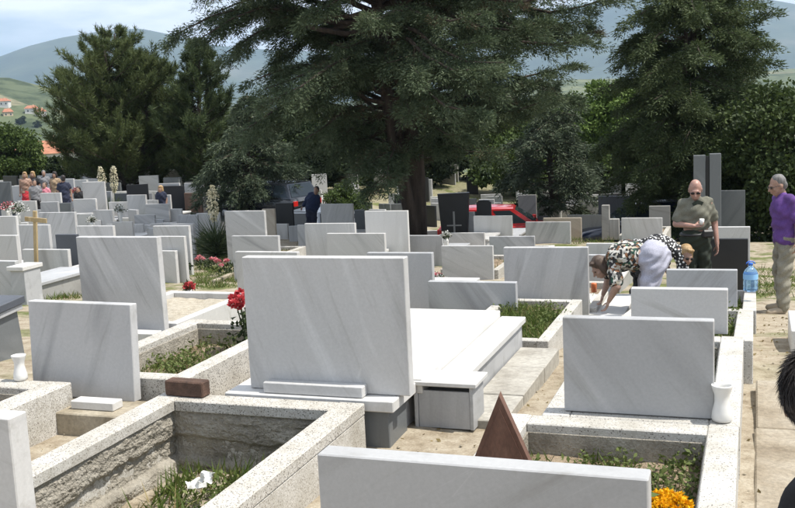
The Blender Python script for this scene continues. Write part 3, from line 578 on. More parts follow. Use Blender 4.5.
# xl, xr, ytop, width m, material, bed (k kerb, s slab, v gravel, - none), label
ST = [
 (75, 157, 237, 1.02, 's', 'v', 'tall diagonally streaked grey headstone before the gravel grave bed'),
 (630, 727, 289, .765, 'p', '-', 'pale headstone directly before the bending woman in lilac trousers'),
 (666, 737, 270, .725, 'b', '-', 'blue-grey headstone beside the blue water bottle'),
 (503, 587, 247.5, .98, 's', 'k', 'broad streaked headstone beside the bending woman in print blouse'),
 (427, 515, 282, .97, 'b', 'k', 'low wide blue-grey headstone at the foot of the white grave slab'),
 (366, 431, 253, .82, 'b', 's', 'blue-grey headstone showing beside the large blank headstone'),
 (441, 492, 246, .95, 's', 'k', 'grey headstone with a thin incised cross and porcelain flowers beside it'),
 (489, 534, 236.5, .95, 'b', 'k', 'plain blue-grey headstone behind the broad streaked one'),
 (399, 442, 235.5, .95, 'b', 's', 'low blue-grey headstone before the cedar trunk'),
 (446, 484, 233, .95, 'p', 's', 'low pale headstone beside the small figurine'),
 (473, 511.5, 216, 1.0, 'w', 's', 'bright white headstone before the red estate car'),
 (525, 570, 222, 1.15, 's', '-', 'vertically ribbed grey headstone before the red estate car'),
 (586, 632, 243.5, .8, 'p', 's', 'low pale headstone behind the bending woman in print blouse'),
 (575, 616, 255, .62, 'b', 's', 'small grey headstone above the head of the bending woman'),
 (621, 662, 218, 1.0, 'p', 'k', 'square pale headstone before the beige pillar'),
 (543, 581, 218, 1.05, 'l', '-', 'beige limestone headstone behind the ribbed grey one'),
 (567, 603, 215, 1.1, 'c', '-', 'mossy dark grey headstone against the concrete cross pillar'),
 (364, 407, 211, .95, 'w', 'k', 'tall white headstone before the cedar trunk'),
 (326, 384, 233.5, 1.1, 'p', 's', 'wide low pale headstone in front of the tall white one'),
 (304, 354, 223.5, 1.05, 'p', 's', 'pale headstone before the stooping person in blue'),
 (297, 306, 225, .25, 'p', '-', 'narrow pale side slab beside the stooping person in blue'),
 (320, 352.5, 204, .95, 's', 's', 'shaded grey headstone beside the stooping person in blue'),
 (354, 364, 210, .3, 'g', '-', 'narrow dark stone post between two pale headstones'),
 (224, 264, 211, .98, 's', 'k', 'diagonally streaked headstone right beside the flowering yucca'),
 (262, 274, 209, .34, 'l', '-', 'brownish narrow stone behind the streaked headstone by the yucca'),
 (231, 277.5, 236, .95, 's', '-', 'streaked headstone behind the grass patch with pink roses'),
 (234, 297, 252, 1.0, 'p', 'k', 'low pale headstone just over the large blank one'),
 (275, 292, 203, .55, 'k', '-', 'black upright slab against the dark parked car'),
 (152.5, 188, 226, .82, 'p', '-', 'pale headstone with bright edge beside the small shrub'),
 (165, 192.5, 224, .74, 'b', '-', 'grey headstone peeping from behind its pale neighbour by the grass'),
 (155, 184, 236.5, .62, 'p', '-', 'pale headstone touching the tall streaked one'),
 (159, 175, 251, .34, 'p', '-', 'narrow pale headstone beside the dark green shrub'),
 (21.5, 67, 249.6, .98, 'p', 'k', 'pale headstone behind the low marble bench slab'),
 (-18, 15, 261, .62, 's', 's', 'grey headstone with a long white marble bench slab beside it'),
 (-14, 16, 235.5, .7, 'p', 's', 'pale square headstone next to the wooden cross'),
 (-18, 14.5, 216.5, .85, 'p', 's', 'pale headstone with plastic flowers beside it'),
 (18, 48, 225, .74, 's', 's', 'streaked headstone right behind the wooden cross'),
 (55, 76, 234.5, .5, 'd', 's', 'darker blue-grey headstone beside the tall streaked one'),
 (38, 73.5, 212.5, .98, 's', 's', 'broad pinkish streaked headstone beyond the wooden cross'),
 (73, 92, 214, .6, 'p', 's', 'small pale headstone beside a white figurine'),
 (76, 113, 226, .95, 'p', 's', 'low wide pale headstone just beyond the tall streaked one'),
 (93, 112, 210, .62, 'p', 's', 'pale headstone below the round shrub'),
 (112, 132, 222, .62, 'p', 's', 'pale grey headstone with a dark plaque shadow beside it'),
 (134, 154, 215, .66, 's', 's', 'grey headstone beside the broken stone lantern'),
 (145, 168, 204, .8, 's', 's', 'broad streaked headstone before the blond visitor'),
 (126, 145, 195, .72, 's', 's', 'diagonally streaked headstone near the white blooming yuccas'),
 (108, 128, 202, .8, 'p', 's', 'pale headstone before the blooming yuccas'),
 (145, 158, 200, .5, 'p', 's', 'low pale headstone beside the blond visitor'),
 (161, 170, 195, .4, 'w', 's', 'small white headstone behind the blond visitor'),
 (178, 197, 215, .62, 'b', '-', 'blue-grey headstone next to the yucca leaves'),
 (168, 181, 209, .45, 'p', 's', 'small pale headstone with a vase of greenery'),
 (73, 95, 199, .82, 'p', 's', 'pale headstone in front of the round shrub'),
 (40, 60, 193, .8, 'p', 's', 'pale headstone under the mourners in dark clothes'),
 (40, 57, 202, .62, 'b', 's', 'grey headstone in front of the mourners'),
 (57, 70, 203, .5, 'g', 's', 'small dark headstone with a white ornament before the mourners'),
 (16.5, 35, 201, .72, 'p', 's', 'pale headstone among plastic wreaths'),
 (82, 104, 182, .9, 'p', 's', 'pale headstone beside the blooming yuccas'),
 (65, 73, 179, .4, 'p', '-', 'narrow pale headstone behind the mourner in navy'),
 (10, 22, 186, .6, 'p', '-', 'low pale headstone beyond the group of mourners'),
 (-6, 10, 182, .75, 'g', '-', 'dark headstone beyond the group of mourners'),
 (184, 203, 183, .9, 'p', '-', 'pale headstone behind the brown one'),
 (184, 201, 193, .75, 'n', 's', 'chocolate brown headstone on a sunny terrace'),
 (126, 133, 184, .4, 'p', '-', 'narrow pale headstone in the shade of the pines'),
 (141, 149, 178, .5, 'w', '-', 'tall white headstone in the shade of the pines'),
 (146, 156, 183, .6, 'g', '-', 'dark grey headstone in the shade of the pines'),
 (163, 183, 186, .9, 'k', '-', 'black headstone in the shade of the pines'),
 (305, 321, 190, .75, 'p', 's', 'pale headstone beside the round yew bush'),
 (334, 352, 190, .8, 'w', 's', 'white headstone right before the round yew bush'),
 (388, 400, 194, .55, 'p', '-', 'small pale headstone just beside the cedar trunk'),
 (366, 378, 182, .65, 'k', '-', 'black headstone beyond the round yew bush'),
 (378, 387, 184, .5, 'k', '-', 'small black headstone next to a larger black one beyond the yew'),
 (467, 474, 212, .2, 'p', '-', 'narrow pale stone beside the black tapered headstone'),
 (708, 748, 239, .545, 'k', '-', 'black polished headstone behind the water bottle'),
 (708, 750, 227, .66, 'p', '-', 'pale headstone showing above the black polished one'),
 (719, 745, 190.5, .62, 'g', '-', 'tall dark grey granite headstone beside the twin tall slabs'),
 (745, 752, 195, .2, 'g', '-', 'narrow dark stone beside the tall granite headstone'),
 (649, 670, 206, .55, 'c', '-', 'rough beige concrete pillar behind the square pale headstone'),
 (598, 632, 196, 1.15, 'g', '-', 'wide dark headstone beyond the navy car'),
 (518, 536, 195, .65, 'c', '-', 'weathered grey stone beyond the red estate car'),
 (577, 588, 193, .45, 'c', '-', 'weathered pinkish grey stone post beyond the dark grey headstone'),
 (656, 676, 196, .75, 'g', '-', 'dark headstone beside the stepped grey one'),
]
placed = []
for i, (xl, xr, yt, W, mk, bed, lab) in enumerate(ST):
    o, W, z, h = stone_px(xl, xr, yt, K[mk], lab, W=W, jit=random.uniform(-.03, .03), lean=random.uniform(-.015, .01), t=.085, plinth=None)
    placed.append((o, W, z, h, bed, lab, mk))

BASE_FIX = {1: .235, 2: -.09}
BEDN = {'p': 'pale', 'w': 'white', 'b': 'blue-grey', 's': 'streaked'}
grass_spots = []        # (v0, v1, u0, u1, z, blades per m2)
info = [(*vu(o.location), W) for o, W, *_ in placed]
for i, (o, W, z, h, bed, lab, mk) in enumerate(placed):
    v, u, _ = info[i]; end = u+1.85
    for j, (v2, u2, W2) in enumerate(info):
        if j != i and u < u2 < end+.1 and abs(v-v2) < (W+W2)/2+.22: end = u2-.12
    if bed == '-' or end-u < .6: continue
    wv = W/2+.07; g0_ = T(o.location.x, o.location.y); gm_ = min(g0_, T(*G(v, end)[:2])); u0_ = u+.11
    if bed == 's':
        e = frame('grave_slab', v, u0_, gm_); tag(e, 'marble grave slab lying behind the ' + lab, 'grave slab'); hh = g0_-gm_+.2+.12*((i*7) % 5)/5
        mb = MB(); mb.cbox(-wv+.04, wv-.04, 0, end-u0_, -.1, hh-.052, .005); mb.build('body', random.choice(['marble_blue', 'stone_grey', 'marble_pale']), e)
        mb = MB(); mb.cbox(-wv, wv, -.004, end-u0_+.03, hh-.05, hh, .005); mb.build('cover_slab', random.choice(['marble_white', 'marble_pale', 'marble_white', 'marble_blue']), e)
    else:
        hh = g0_+.16
        kerb(v-wv, v+wv, u0_, end, hh, gm_-.1, .11, ('marble_pale' if bed == 'v' else random.choice(['terrazzo_white', 'marble_pale', 'terrazzo'])), 'low grave kerb behind the ' + lab, soil=('gravel_white' if bed == 'v' else 'soil', hh-.07))
        if bed == 'k': grass_spots.append((v-wv+.12, v+wv-.12, u0_+.12, end-.12, hh-.08, 260))
# right-hand column of kerbs stepping down the slope
kerb(-1.22, .0, 8.0, 10.72, .10, -.4, .15, 'terrazzo_white', 'white kerb of the weedy grave behind the pale headstone before the bending women', soil=('soil', -.07), pitch=-.118)
kerb(-1.12, .03, 10.80, 13.3, -.22, -.8, .14, 'terrazzo_white', 'white kerb of the grave where the blue water bottle stands', soil=('soil', -.38), pitch=-.105)
for k, b in BASE_FIX.items():
    o = placed[k][0]; dz = b+.002-o.location.z; me = o.data; top = max(q.co.z for q in me.vertices)
    for q in me.vertices:
        if q.co.z > top*.5: q.co.z -= dz
    o.location.z = b+.002
# far rows under the trees: small stones, one object each
FAR = []
rr = random.Random(11)
for k in range(64):
    px = rr.uniform(196, 690); z = rr.uniform(42, 66); p = at(px, 180, z); g = T(p.x, p.y)
    FAR.append((p.x, p.y, g, z))
for k in range(14):
    px = rr.uniform(-10, 200); z = rr.uniform(50, 64); p = at(px, 180, z); FAR.append((p.x, p.y, T(p.x, p.y), z))
for k in range(70):
    px = rr.uniform(200, 665); z = rr.uniform(30.5, 44); p = at(px, 180, z); FAR.append((p.x, p.y, T(p.x, p.y), z))
for k in range(46):
    px = rr.uniform(-10, 178); z = rr.uniform(39, 52); p = at(px, 180, z); FAR.append((p.x, p.y, T(p.x, p.y), z))
for k in range(44):
    px = rr.uniform(-10, 178); z = rr.uniform(23, 33); p = at(px, 180, z); FAR.append((p.x, p.y, T(p.x, p.y), z))
for k in range(24):
    px = rr.uniform(200, 300); z = rr.uniform(27, 42); p = at(px, 180, z); FAR.append((p.x, p.y, T(p.x, p.y), z))
for k in range(30):
    px = rr.uniform(400, 640); z = rr.uniform(36, 50); p = at(px, 180, z); FAR.append((p.x, p.y, T(p.x, p.y), z))
KEEP = [(at(512, 215, 32.2), 2.6), (at(640, 215, 31), 2.6), (at(266, 215, 37), 2.6), (at(292, 215, 33), 2.2)]
for (x, y, g, z) in FAR:
    if any(math.hypot(x-q.x, y-q.y) < r for q, r in KEEP): continue
    c = rr.choice(['marble_pale', 'marble_white', 'granite_black', 'granite_grey', 'marble_blue', 'stone_grey', 'marble_pale'])
    cw = {'marble_pale': 'pale grey', 'marble_white': 'white', 'granite_black': 'black', 'granite_grey': 'dark grey', 'marble_blue': 'blue-grey', 'stone_grey': 'weathered'}[c]
    w_, h_ = rr.uniform(.55, 1.15), rr.uniform(.55, 1.15)
    if z < 34: w_, h_ = w_*.7, h_*.62; c = rr.choice(['marble_pale', 'marble_white', 'marble_blue', 'marble_pale']); cw = {'marble_pale': 'pale grey', 'marble_white': 'white', 'marble_blue': 'blue-grey'}[c]
    sw = 'wide low' if w_ > h_*1.25 else ('narrow upright' if w_ < h_*.8 else 'square')
    stone_at((x, y, g-.03), w_, h_, .1, c, sw+' '+cw+' headstone in the '+('crowded rows below the mourners' if z < 34 else 'far rows under the trees'), group=sw+' '+cw+' headstones in the '+('crowded rows' if z < 34 else 'far rows'), jit=rr.uniform(-.5, .5))
# special stones
def taper_stone(xm, yt, wt, wb, z, mat, lab, t=.16, base=None):
    tp = at(xm, yt, z); b = T(tp.x, tp.y)-.03; h = tp.z-b; mb = MB(); mb.prism([(-wb/2, 0), (wb/2, 0), (wt/2, h), (-wt/2, h-.02)], 0, t)
    o = mb.build('headstone', mat); o.location = (tp.x, tp.y, b); o.rotation_euler = (0, 0, -TH*.6); tag(o, lab, 'headstone'); return o, h
o, h = taper_stone(453, 193, .86, .68, 27.0, 'granite_black', 'black polished headstone widening upward with a pale cross engraved')
mb = MB(); mb.cbox(-.025, .025, -.006, -.002, .15, h*.62, .001); mb.cbox(-.2, .2, -.0075, -.0025, h*.32, h*.32+.035, .001); mb.build('engraved_cross', 'stone_grey', o)
mb = MB(); mb.cbox(-.5, .5, -.25, .3, -.05, .14, .006); mb.build('plinth', 'granite_black', o)
tp = at(483.5, 200, 27.5); b = T(tp.x, tp.y)-.03; h = tp.z-b; mb = MB(); mb.prism([(-.2, 0), (.2, 0), (.2, h-.07), (.13, h-.01), (0, h), (-.13, h-.01), (-.2, h-.07)], 0, .12); o = mb.build('headstone', 'granite_black'); o.location = (tp.x, tp.y, b); o.rotation_euler = (0, 0, -.2); tag(o, 'black headstone with rounded shoulders beside the red estate car', 'headstone')
e = empty('twin_slab_monument', at(708, 156, 24.2), -TH*.8); e.location.z = T(e.location.x, e.location.y); tag(e, 'tall grey monument of two upright granite slabs with a dark gap', 'monument'); h = at(708, 155, 24.2).z-e.location.z
mb = MB(); mb.cbox(-.34, -.06, -.05, .12, 0, h, .008); mb.build('slab', 'granite_grey', e)
mb = MB(); mb.cbox(-.058, .03, .02, .1, 0, h-.03, .004); mb.build('gap_shade_fill', 'granite_black', e)  # black strip that paints in the darkness of the gap between the slabs
mb = MB(); mb.cbox(.032, .30, -.09, .12, 0, h+.03, .008); mb.build('slab', 'granite_grey', e)
mb = MB(); mb.cbox(-.5, .5, -.3, .3, -.1, .16, .008); mb.build('plinth', 'granite_grey', e)
tp = at(645, 192, 36); b = T(tp.x, tp.y); h = tp.z-b; mb = MB(); mb.prism([(-.45, 0), (.42, 0), (.42, h), (.06, h), (.06, h-.16), (-.1, h-.16), (-.1, h-.3), (-.28, h-.3), (-.28, h-.42), (-.45, h-.42)], 0, .16); o = mb.build('headstone', 'stone_grey'); o.location = tp; o.location.z = b; o.rotation_euler = (0, 0, -.2); tag(o, 'stepped grey headstone rising like stairs beyond the navy car', 'headstone')
e = empty('concrete_post', at(606, 205, 26.5), -TH); e.location.z = T(e.location.x, e.location.y); h = at(606, 205, 26.5).z-e.location.z; tag(e, 'squat weathered concrete post with a lower side block beside the mossy dark headstone', 'post')
mb = MB(); mb.cbox(-.11, .09, -.09, .09, 0, h, .01); mb.build('shaft', 'stone_grey', e); mb = MB(); mb.cbox(.092, .34, -.08, .08, 0, h*.6, .01); mb.build('side_block', 'stone_grey', e)
# wooden cross
p = at(33, 250, 17.6); e = empty('wooden_cross', (p.x, p.y, T(p.x, p.y)), -TH+.1); tp = at(33, 210, 17.6); h = tp.z-e.location.z; e.rotation_euler = (0, .09, -TH); tag(e, 'plain yellow wooden cross leaning among pale headstones', 'grave cross')
mb = MB(); mb.cbox(-.035, .035, -.02, .02, -.05, h, .004); mb.build('upright', 'wood_pale', e); mb = MB(); mb.cbox(-.03, .27, -.045, -.021, h-.19, h-.11, .004); mb.build('crossbar', 'wood_pale', e)
mb = MB(); mb.cbox(-.19, -.031, -.045, -.021, h-.19, h-.11, .004); mb.build('crossbar', 'wood_pale', e)
# low marble bench slab at the left, in front of the headstone cut by the frame
p = at(27, 300, 14.6); e = empty('marble_bench', (p.x, p.y, T(p.x, p.y)), -TH); tp = at(28, 266, 14.6); h = tp.z-e.location.z; tag(e, 'long white marble bench slab with shaded front beside the pale headstones', 'bench')
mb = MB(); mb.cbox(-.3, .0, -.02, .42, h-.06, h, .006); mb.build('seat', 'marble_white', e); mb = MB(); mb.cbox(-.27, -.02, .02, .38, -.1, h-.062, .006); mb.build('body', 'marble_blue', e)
# marble kerb round the gravel bed behind the tall streaked stone is built above; its lighter front ledge:
p = placed[0][0].location; v0, u0_ = vu(p); e = frame('marble_ledge', v0, u0_, T(p.x, p.y)); tag(e, 'grey marble ledge under the tall streaked headstone', 'stone ledge')
mb = MB(); mb.cbox(-.68, .9, -.12, -.005, -.2, .1, .006); mb.build('ledge', 'marble_blue', e); mb = MB(); mb.cbox(.1, .55, -.3, -.13, .0, .14, .006); mb.build('block', 'marble_white', e)

# ================================================================ TREES
def trunk_mesh(mb, pts, r0, r1, n=9):
    k = len(pts); mb.tube(pts, [r0+(r1-r0)*(i/(k-1))**.8 for i in range(k)], n)
def conifer(name, label, base, top, prof, nl, mat, style, leaf, tr=.3, seed=0, per=40, twigs=16, stems=1, trunk_z=None, brown=0., group=None, spread=1., lean=(0, 0)):
    """base: world foot; top: height of the tree; prof: radius against relative height"""
    rs = np.random.RandomState(seed); rl = random.Random(seed)
    root = empty(name, base); tag(root, label, 'tree', group)
    mb = MB(); Pl = []; Dl = []; Ll = []
    stemlist = []
    for s_ in range(stems):
        a = rl.uniform(0, 6.28); off = 0 if s_ == 0 else rl.uniform(.5, 1.1)*spread
        pts = [Vector((off*math.cos(a)*min(1, t*2.2)+lean[0]*t+.08*math.sin(t*9+s_), off*math.sin(a)*min(1, t*2.2)+lean[1]*t+.08*math.cos(t*7+s_), top*t*(1-.08*s_))) for t in np.linspace(0, 1, 9)]
        trunk_mesh(mb, pts, tr*(1 if s_ == 0 else .6), .03); stemlist.append(pts)
    ptr = [p_[0] for p_ in prof]; prr = [p_[1] for p_ in prof]
    for i in range(nl):
        t = ptr[0] + (ptr[-1]-ptr[0])*((i+rl.random())/nl)**.92
        R = np.interp(t, ptr, prr)*rl.uniform(.62, 1.08); az = i*2.39996+rl.uniform(-.5, .5)
        sp_ = stemlist[i % stems]; k = t*8; k0 = min(int(k), 7); P0 = sp_[k0].lerp(sp_[k0+1], k-k0)
        rise = {'cedar': rl.uniform(-.05, .38), 'puff': rl.uniform(-.02, .45), 'pine': rl.uniform(.15, .6), 'spruce': rl.uniform(-.25, .1)}[style]
        d = Vector((math.cos(az), math.sin(az), rise)); n = 7; pts = []
        for j in range(n):
            q = j/(n-1); z = {'cedar': -.22*R*q*q+.05*R*math.sin(q*7+az), 'puff': -.22*R*q*q+.06*R*math.sin(q*7+az), 'pine': .18*R*q*q, 'spruce': -.12*R*q*q+.1*R*q**3}[style]
            side = Vector((-math.sin(az), math.cos(az), 0))*(.14*R*math.sin(q*4+az*3)); pts.append(P0+d*R*q+Vector((0, 0, z))+side*q)
        mb.tube(pts, [max(.012, .055*R/3*(1-q*.85)) for q in np.linspace(0, 1, n)], 5, caps=False)
        nt = max(5, int(twigs*R/2.6))
        for w in range(nt):
            q = rl.uniform(.2, 1.)**.75; k = q*(n-1); k0 = min(int(k), n-2); B = pts[k0].lerp(pts[k0+1], k-k0); dl = (pts[k0+1]-pts[k0]).normalized()
            sd = rl.choice((-1, 1)); ang = rl.uniform(.2, 1.15)*sd if q < .93 else rl.uniform(-.3, .3)
            td = Vector((dl.x*math.cos(ang)-dl.y*math.sin(ang), dl.x*math.sin(ang)+dl.y*math.cos(ang), dl.z + {'cedar': rl.uniform(-.5, .12), 'puff': rl.uniform(-.55, .35), 'pine': rl.uniform(.1, .9), 'spruce': rl.uniform(-.25, .15)}[style])).normalized()
            tl = rl.uniform(.35, .8)*(.45+.22*R)*(1.15-q*.45)
            if style == 'puff': tl = rl.uniform(.3, .62)
            m_ = int(per*(.5+tl)); s = rs.random(m_)**.8
            curve = {'cedar': -.45, 'puff': -.4, 'pine': .35, 'spruce': -.15}[style]
            cen = np.array(B)[None]+np.array(td)[None]*(s*tl)[:, None]; cen[:, 2] += curve*tl*s*s
            rad = {'cedar': .115, 'puff': .12, 'pine': .055, 'spruce': .07}[style]*(1.15-s*.5)*(tl/.6)
            jit = rs.normal(size=(m_, 3))*rad[:, None]
            if style != 'pine': jit[:, 2] *= .6
            dirs = np.array(td)[None]*rs.uniform(.5, 1.1, (m_, 1)) + jit/np.maximum(rad[:, None], 1e-3)*{'cedar': .6, 'puff': .75, 'pine': .55, 'spruce': .4}[style]
            dirs[:, 2] += {'cedar': -.35, 'puff': -.3, 'pine': .3, 'spruce': -.1}[style]*rs.random(m_)
            Pl.append(cen+jit); Dl.append(dirs); Ll.append(leaf*rs.uniform(.6, 1.35, m_))
    mb.build('trunk', 'bark', root, True)
    P = np.concatenate(Pl); D = np.concatenate(Dl); L = np.concatenate(Ll)
    if brown:
        nb = int(len(P)*brown); c = rs.randint(0, len(P)-600, max(1, nb//500)); msk = np.zeros(len(P), bool)
        for q in c: msk[q:q+500] = True
        tris('dry_sprays', P[msk], D[msk], L[msk], L[msk]*.2, 'leaf_cedar_brown', root); P, D, L = P[~msk], D[~msk], L[~msk]
    tris('crown', P, D, L, L*{'cedar': .3, 'puff': .36, 'pine': .16, 'spruce': .22}[style], mat, root)
    return len(P)
def broad(name, label, base, H, cz, rad, mat, n, leaf, seed=0, tr=.18, group=None, cat='tree', clumps=60):
    rs = np.random.RandomState(seed); rl = random.Random(seed); root = empty(name, base); tag(root, label, cat, group); mb = MB()
    cs = []
    for k in range(clumps):
        d = rs.normal(size=3); d /= np.linalg.norm(d); r = rs.random()**.4
        c = np.array([d[0]*rad[0]*r, d[1]*rad[1]*r, cz+d[2]*rad[2]*r]); cs.append((c, rs.uniform(.16, .36)*min(rad)))
    pts = [Vector((.1*math.sin(t*5+seed), .1*math.cos(t*4+seed), cz*1.1*t)) for t in np.linspace(0, 1, 6)]; trunk_mesh(mb, pts, tr, tr*.35)
    for c, r in cs[:max(6, clumps//3)]:
        s = pts[3].lerp(pts[5], rl.random()); e = Vector(c); mid = s.lerp(e, .5)+Vector((0, 0, -.15*(e-s).length)); mb.tube([s, mid, e], [tr*.3, tr*.18, .012], 5, caps=False)
    mb.build('trunk', 'bark', root, True)
    P = []; D = []; 
    m_ = n//len(cs)
    for c, r in cs:
        d = rs.normal(size=(m_, 3)); d /= np.linalg.norm(d, axis=1, keepdims=True); q = rs.random((m_, 1))**.45
        P.append(c[None]+d*q*r*np.array([1.25, 1.25, .8])); dd = d*.7+rs.normal(size=(m_, 3))*.6; dd[:, 2] -= .25; D.append(dd)
    P = np.concatenate(P); D = np.concatenate(D); L = leaf*rs.uniform(.6, 1.3, len(P))
    tris('crown', P, D, L, L*.62, mat, root, quad=True, bend=.08)
def foot(px, z, py=180):
    p = at(px, py, z); return (p.x, p.y, T(p.x, p.y)-.1)
conifer('cedar_tree', 'huge grey-green cedar with several stems and drooping sprays over the graves', foot(412, 27), 14., [(.19, 2.0), (.27, 3.8), (.38, 4.6), (.5, 5.6), (.65, 5.2), (.85, 3.), (1., .4)], 290, 'leaf_cedar', 'puff', .075, tr=.36, seed=3, per=150, twigs=20, stems=4, brown=.05)
conifer('pine_tree', 'broad dark pine with many upright candles at the left of the cemetery', foot(126, 49), 7.9, [(.03, 3.0), (.25, 3.4), (.5, 2.9), (.75, 2.0), (.92, 1.05), (1., .25)], 190, 'leaf_pine', 'pine', .2, tr=.3, seed=5, per=70, twigs=17, stems=3, spread=1.5)
conifer('pine_tree', 'slimmer dark pine standing against the broad left pine', foot(206, 47), 7.1, [(.03, 1.9), (.3, 2.1), (.6, 1.5), (.85, .8), (1., .2)], 140, 'leaf_pine_dark', 'pine', .2, tr=.25, seed=6, per=70, twigs=17)
conifer('pine_tree', 'low spreading pine at the edge of the broad left pine', foot(94, 52), 5.2, [(.08, 1.6), (.3, 2.1), (.6, 1.6), (.85, .9), (1., .25)], 90, 'leaf_pine', 'pine', .2, tr=.2, seed=16, per=60, twigs=17)
conifer('blue_cedar', 'young blue-green cedar with layered sprays under the huge cedar', foot(252, 37), 4.6, [(.12, 2.0), (.3, 2.3), (.55, 1.7), (.8, .9), (1., .15)], 95, 'leaf_blue', 'cedar', .13, tr=.16, seed=9, per=50, twigs=24)
conifer('pine_tree', 'tall dark pine filling the sky behind the two standing men', foot(694, 31), 9.6, [(.14, 1.9), (.28, 2.65), (.5, 2.7), (.7, 2.3), (.88, 1.4), (1., .3)], 190, 'leaf_pine_dark', 'puff', .095, tr=.28, seed=12, per=92, twigs=24, stems=3)
conifer('cedar_tree', 'blue-green cedar showing right of the huge cedar', foot(552, 37), 5.6, [(.15, 1.8), (.35, 2.1), (.6, 1.6), (.85, .8), (1., .15)], 90, 'leaf_blue', 'cedar', .14, tr=.22, seed=21, per=46, twigs=22)
broad('leafy_tree', 'leafy bright green tree between the huge cedar and the tall pine', foot(610, 52), 6, 3.6, (2.3, 2.2, 2.2), 'leaf_bright', 22000, .17, 31)
broad('leafy_tree', 'broad green tree under the right side of the huge cedar', foot(520, 46), 5, 2.9, (2.2, 2., 1.6), 'leaf_broad', 20000, .16, 32)
broad('leafy_tree', 'dark leafy tree closing the view behind the man in purple', foot(784, 27), 7, 2.4, (1.9, 1.9, 2.3), 'leaf_mid', 34000, .13, 33, clumps=90)
broad('leafy_tree', 'dense dark tree behind the tall granite headstone', foot(742, 33), 5, 2.4, (2.0, 2.0, 2.1), 'leaf_dark', 26000, .15, 34, clumps=80)
broad('leafy_tree', 'bright leafy tree at the far left behind the mourners', foot(8, 56), 4, 1.9, (2.1, 2.0, 1.6), 'leaf_broad', 26000, .17, 35)
broad('leafy_tree', 'dark low tree behind the mourners', foot(58, 62), 4, 1.0, (2.6, 2.0, .85), 'leaf_dark', 20000, .2, 36)
TL = ['deep green', 'mid green']
for k in range(17):
    px = 130+k*36+random.uniform(-9, 9); z = random.uniform(49, 62)
    broad('leafy_tree', TL[k % 2]+' tree in the row closing off the far side of the cemetery', foot(px, z), 5, 1.9+random.uniform(-.2, .5), (2.8, 2.2, random.uniform(1.9, 2.4)), ['leaf_dark', 'leaf_broad'][k % 2], 14000, .22, 50+k, group=TL[k % 2]+' trees closing off the cemetery')
broad('yew_bush', 'round green yew bush behind two pale headstones', foot(346, 39), 1.8, .85, (.8, .8, .95), 'leaf_broad', 12000, .08, 71, tr=.05, cat='bush')
broad('evergreen_bush', 'small bright evergreen bush beside the round yew', foot(302, 40), 1.2, .6, (.5, .5, .65), 'leaf_bright', 6000, .08, 72, tr=.04, cat='bush')
broad('evergreen_bush', 'low round shrub on the rows below the mourners', foot(97, 30), .6, .35, (.38, .35, .36), 'leaf_broad', 5000, .06, 73, tr=.03, cat='bush')
p = hitground(178, 278); broad('evergreen_bush', 'small glossy dark shrub at the side of the tall streaked headstone', (p.x, p.y, p.z-.02), .5, .26, (.24, .22, .26), 'leaf_dark', 2200, .065, 74, tr=.02, cat='bush', clumps=24)
print('TREES done')

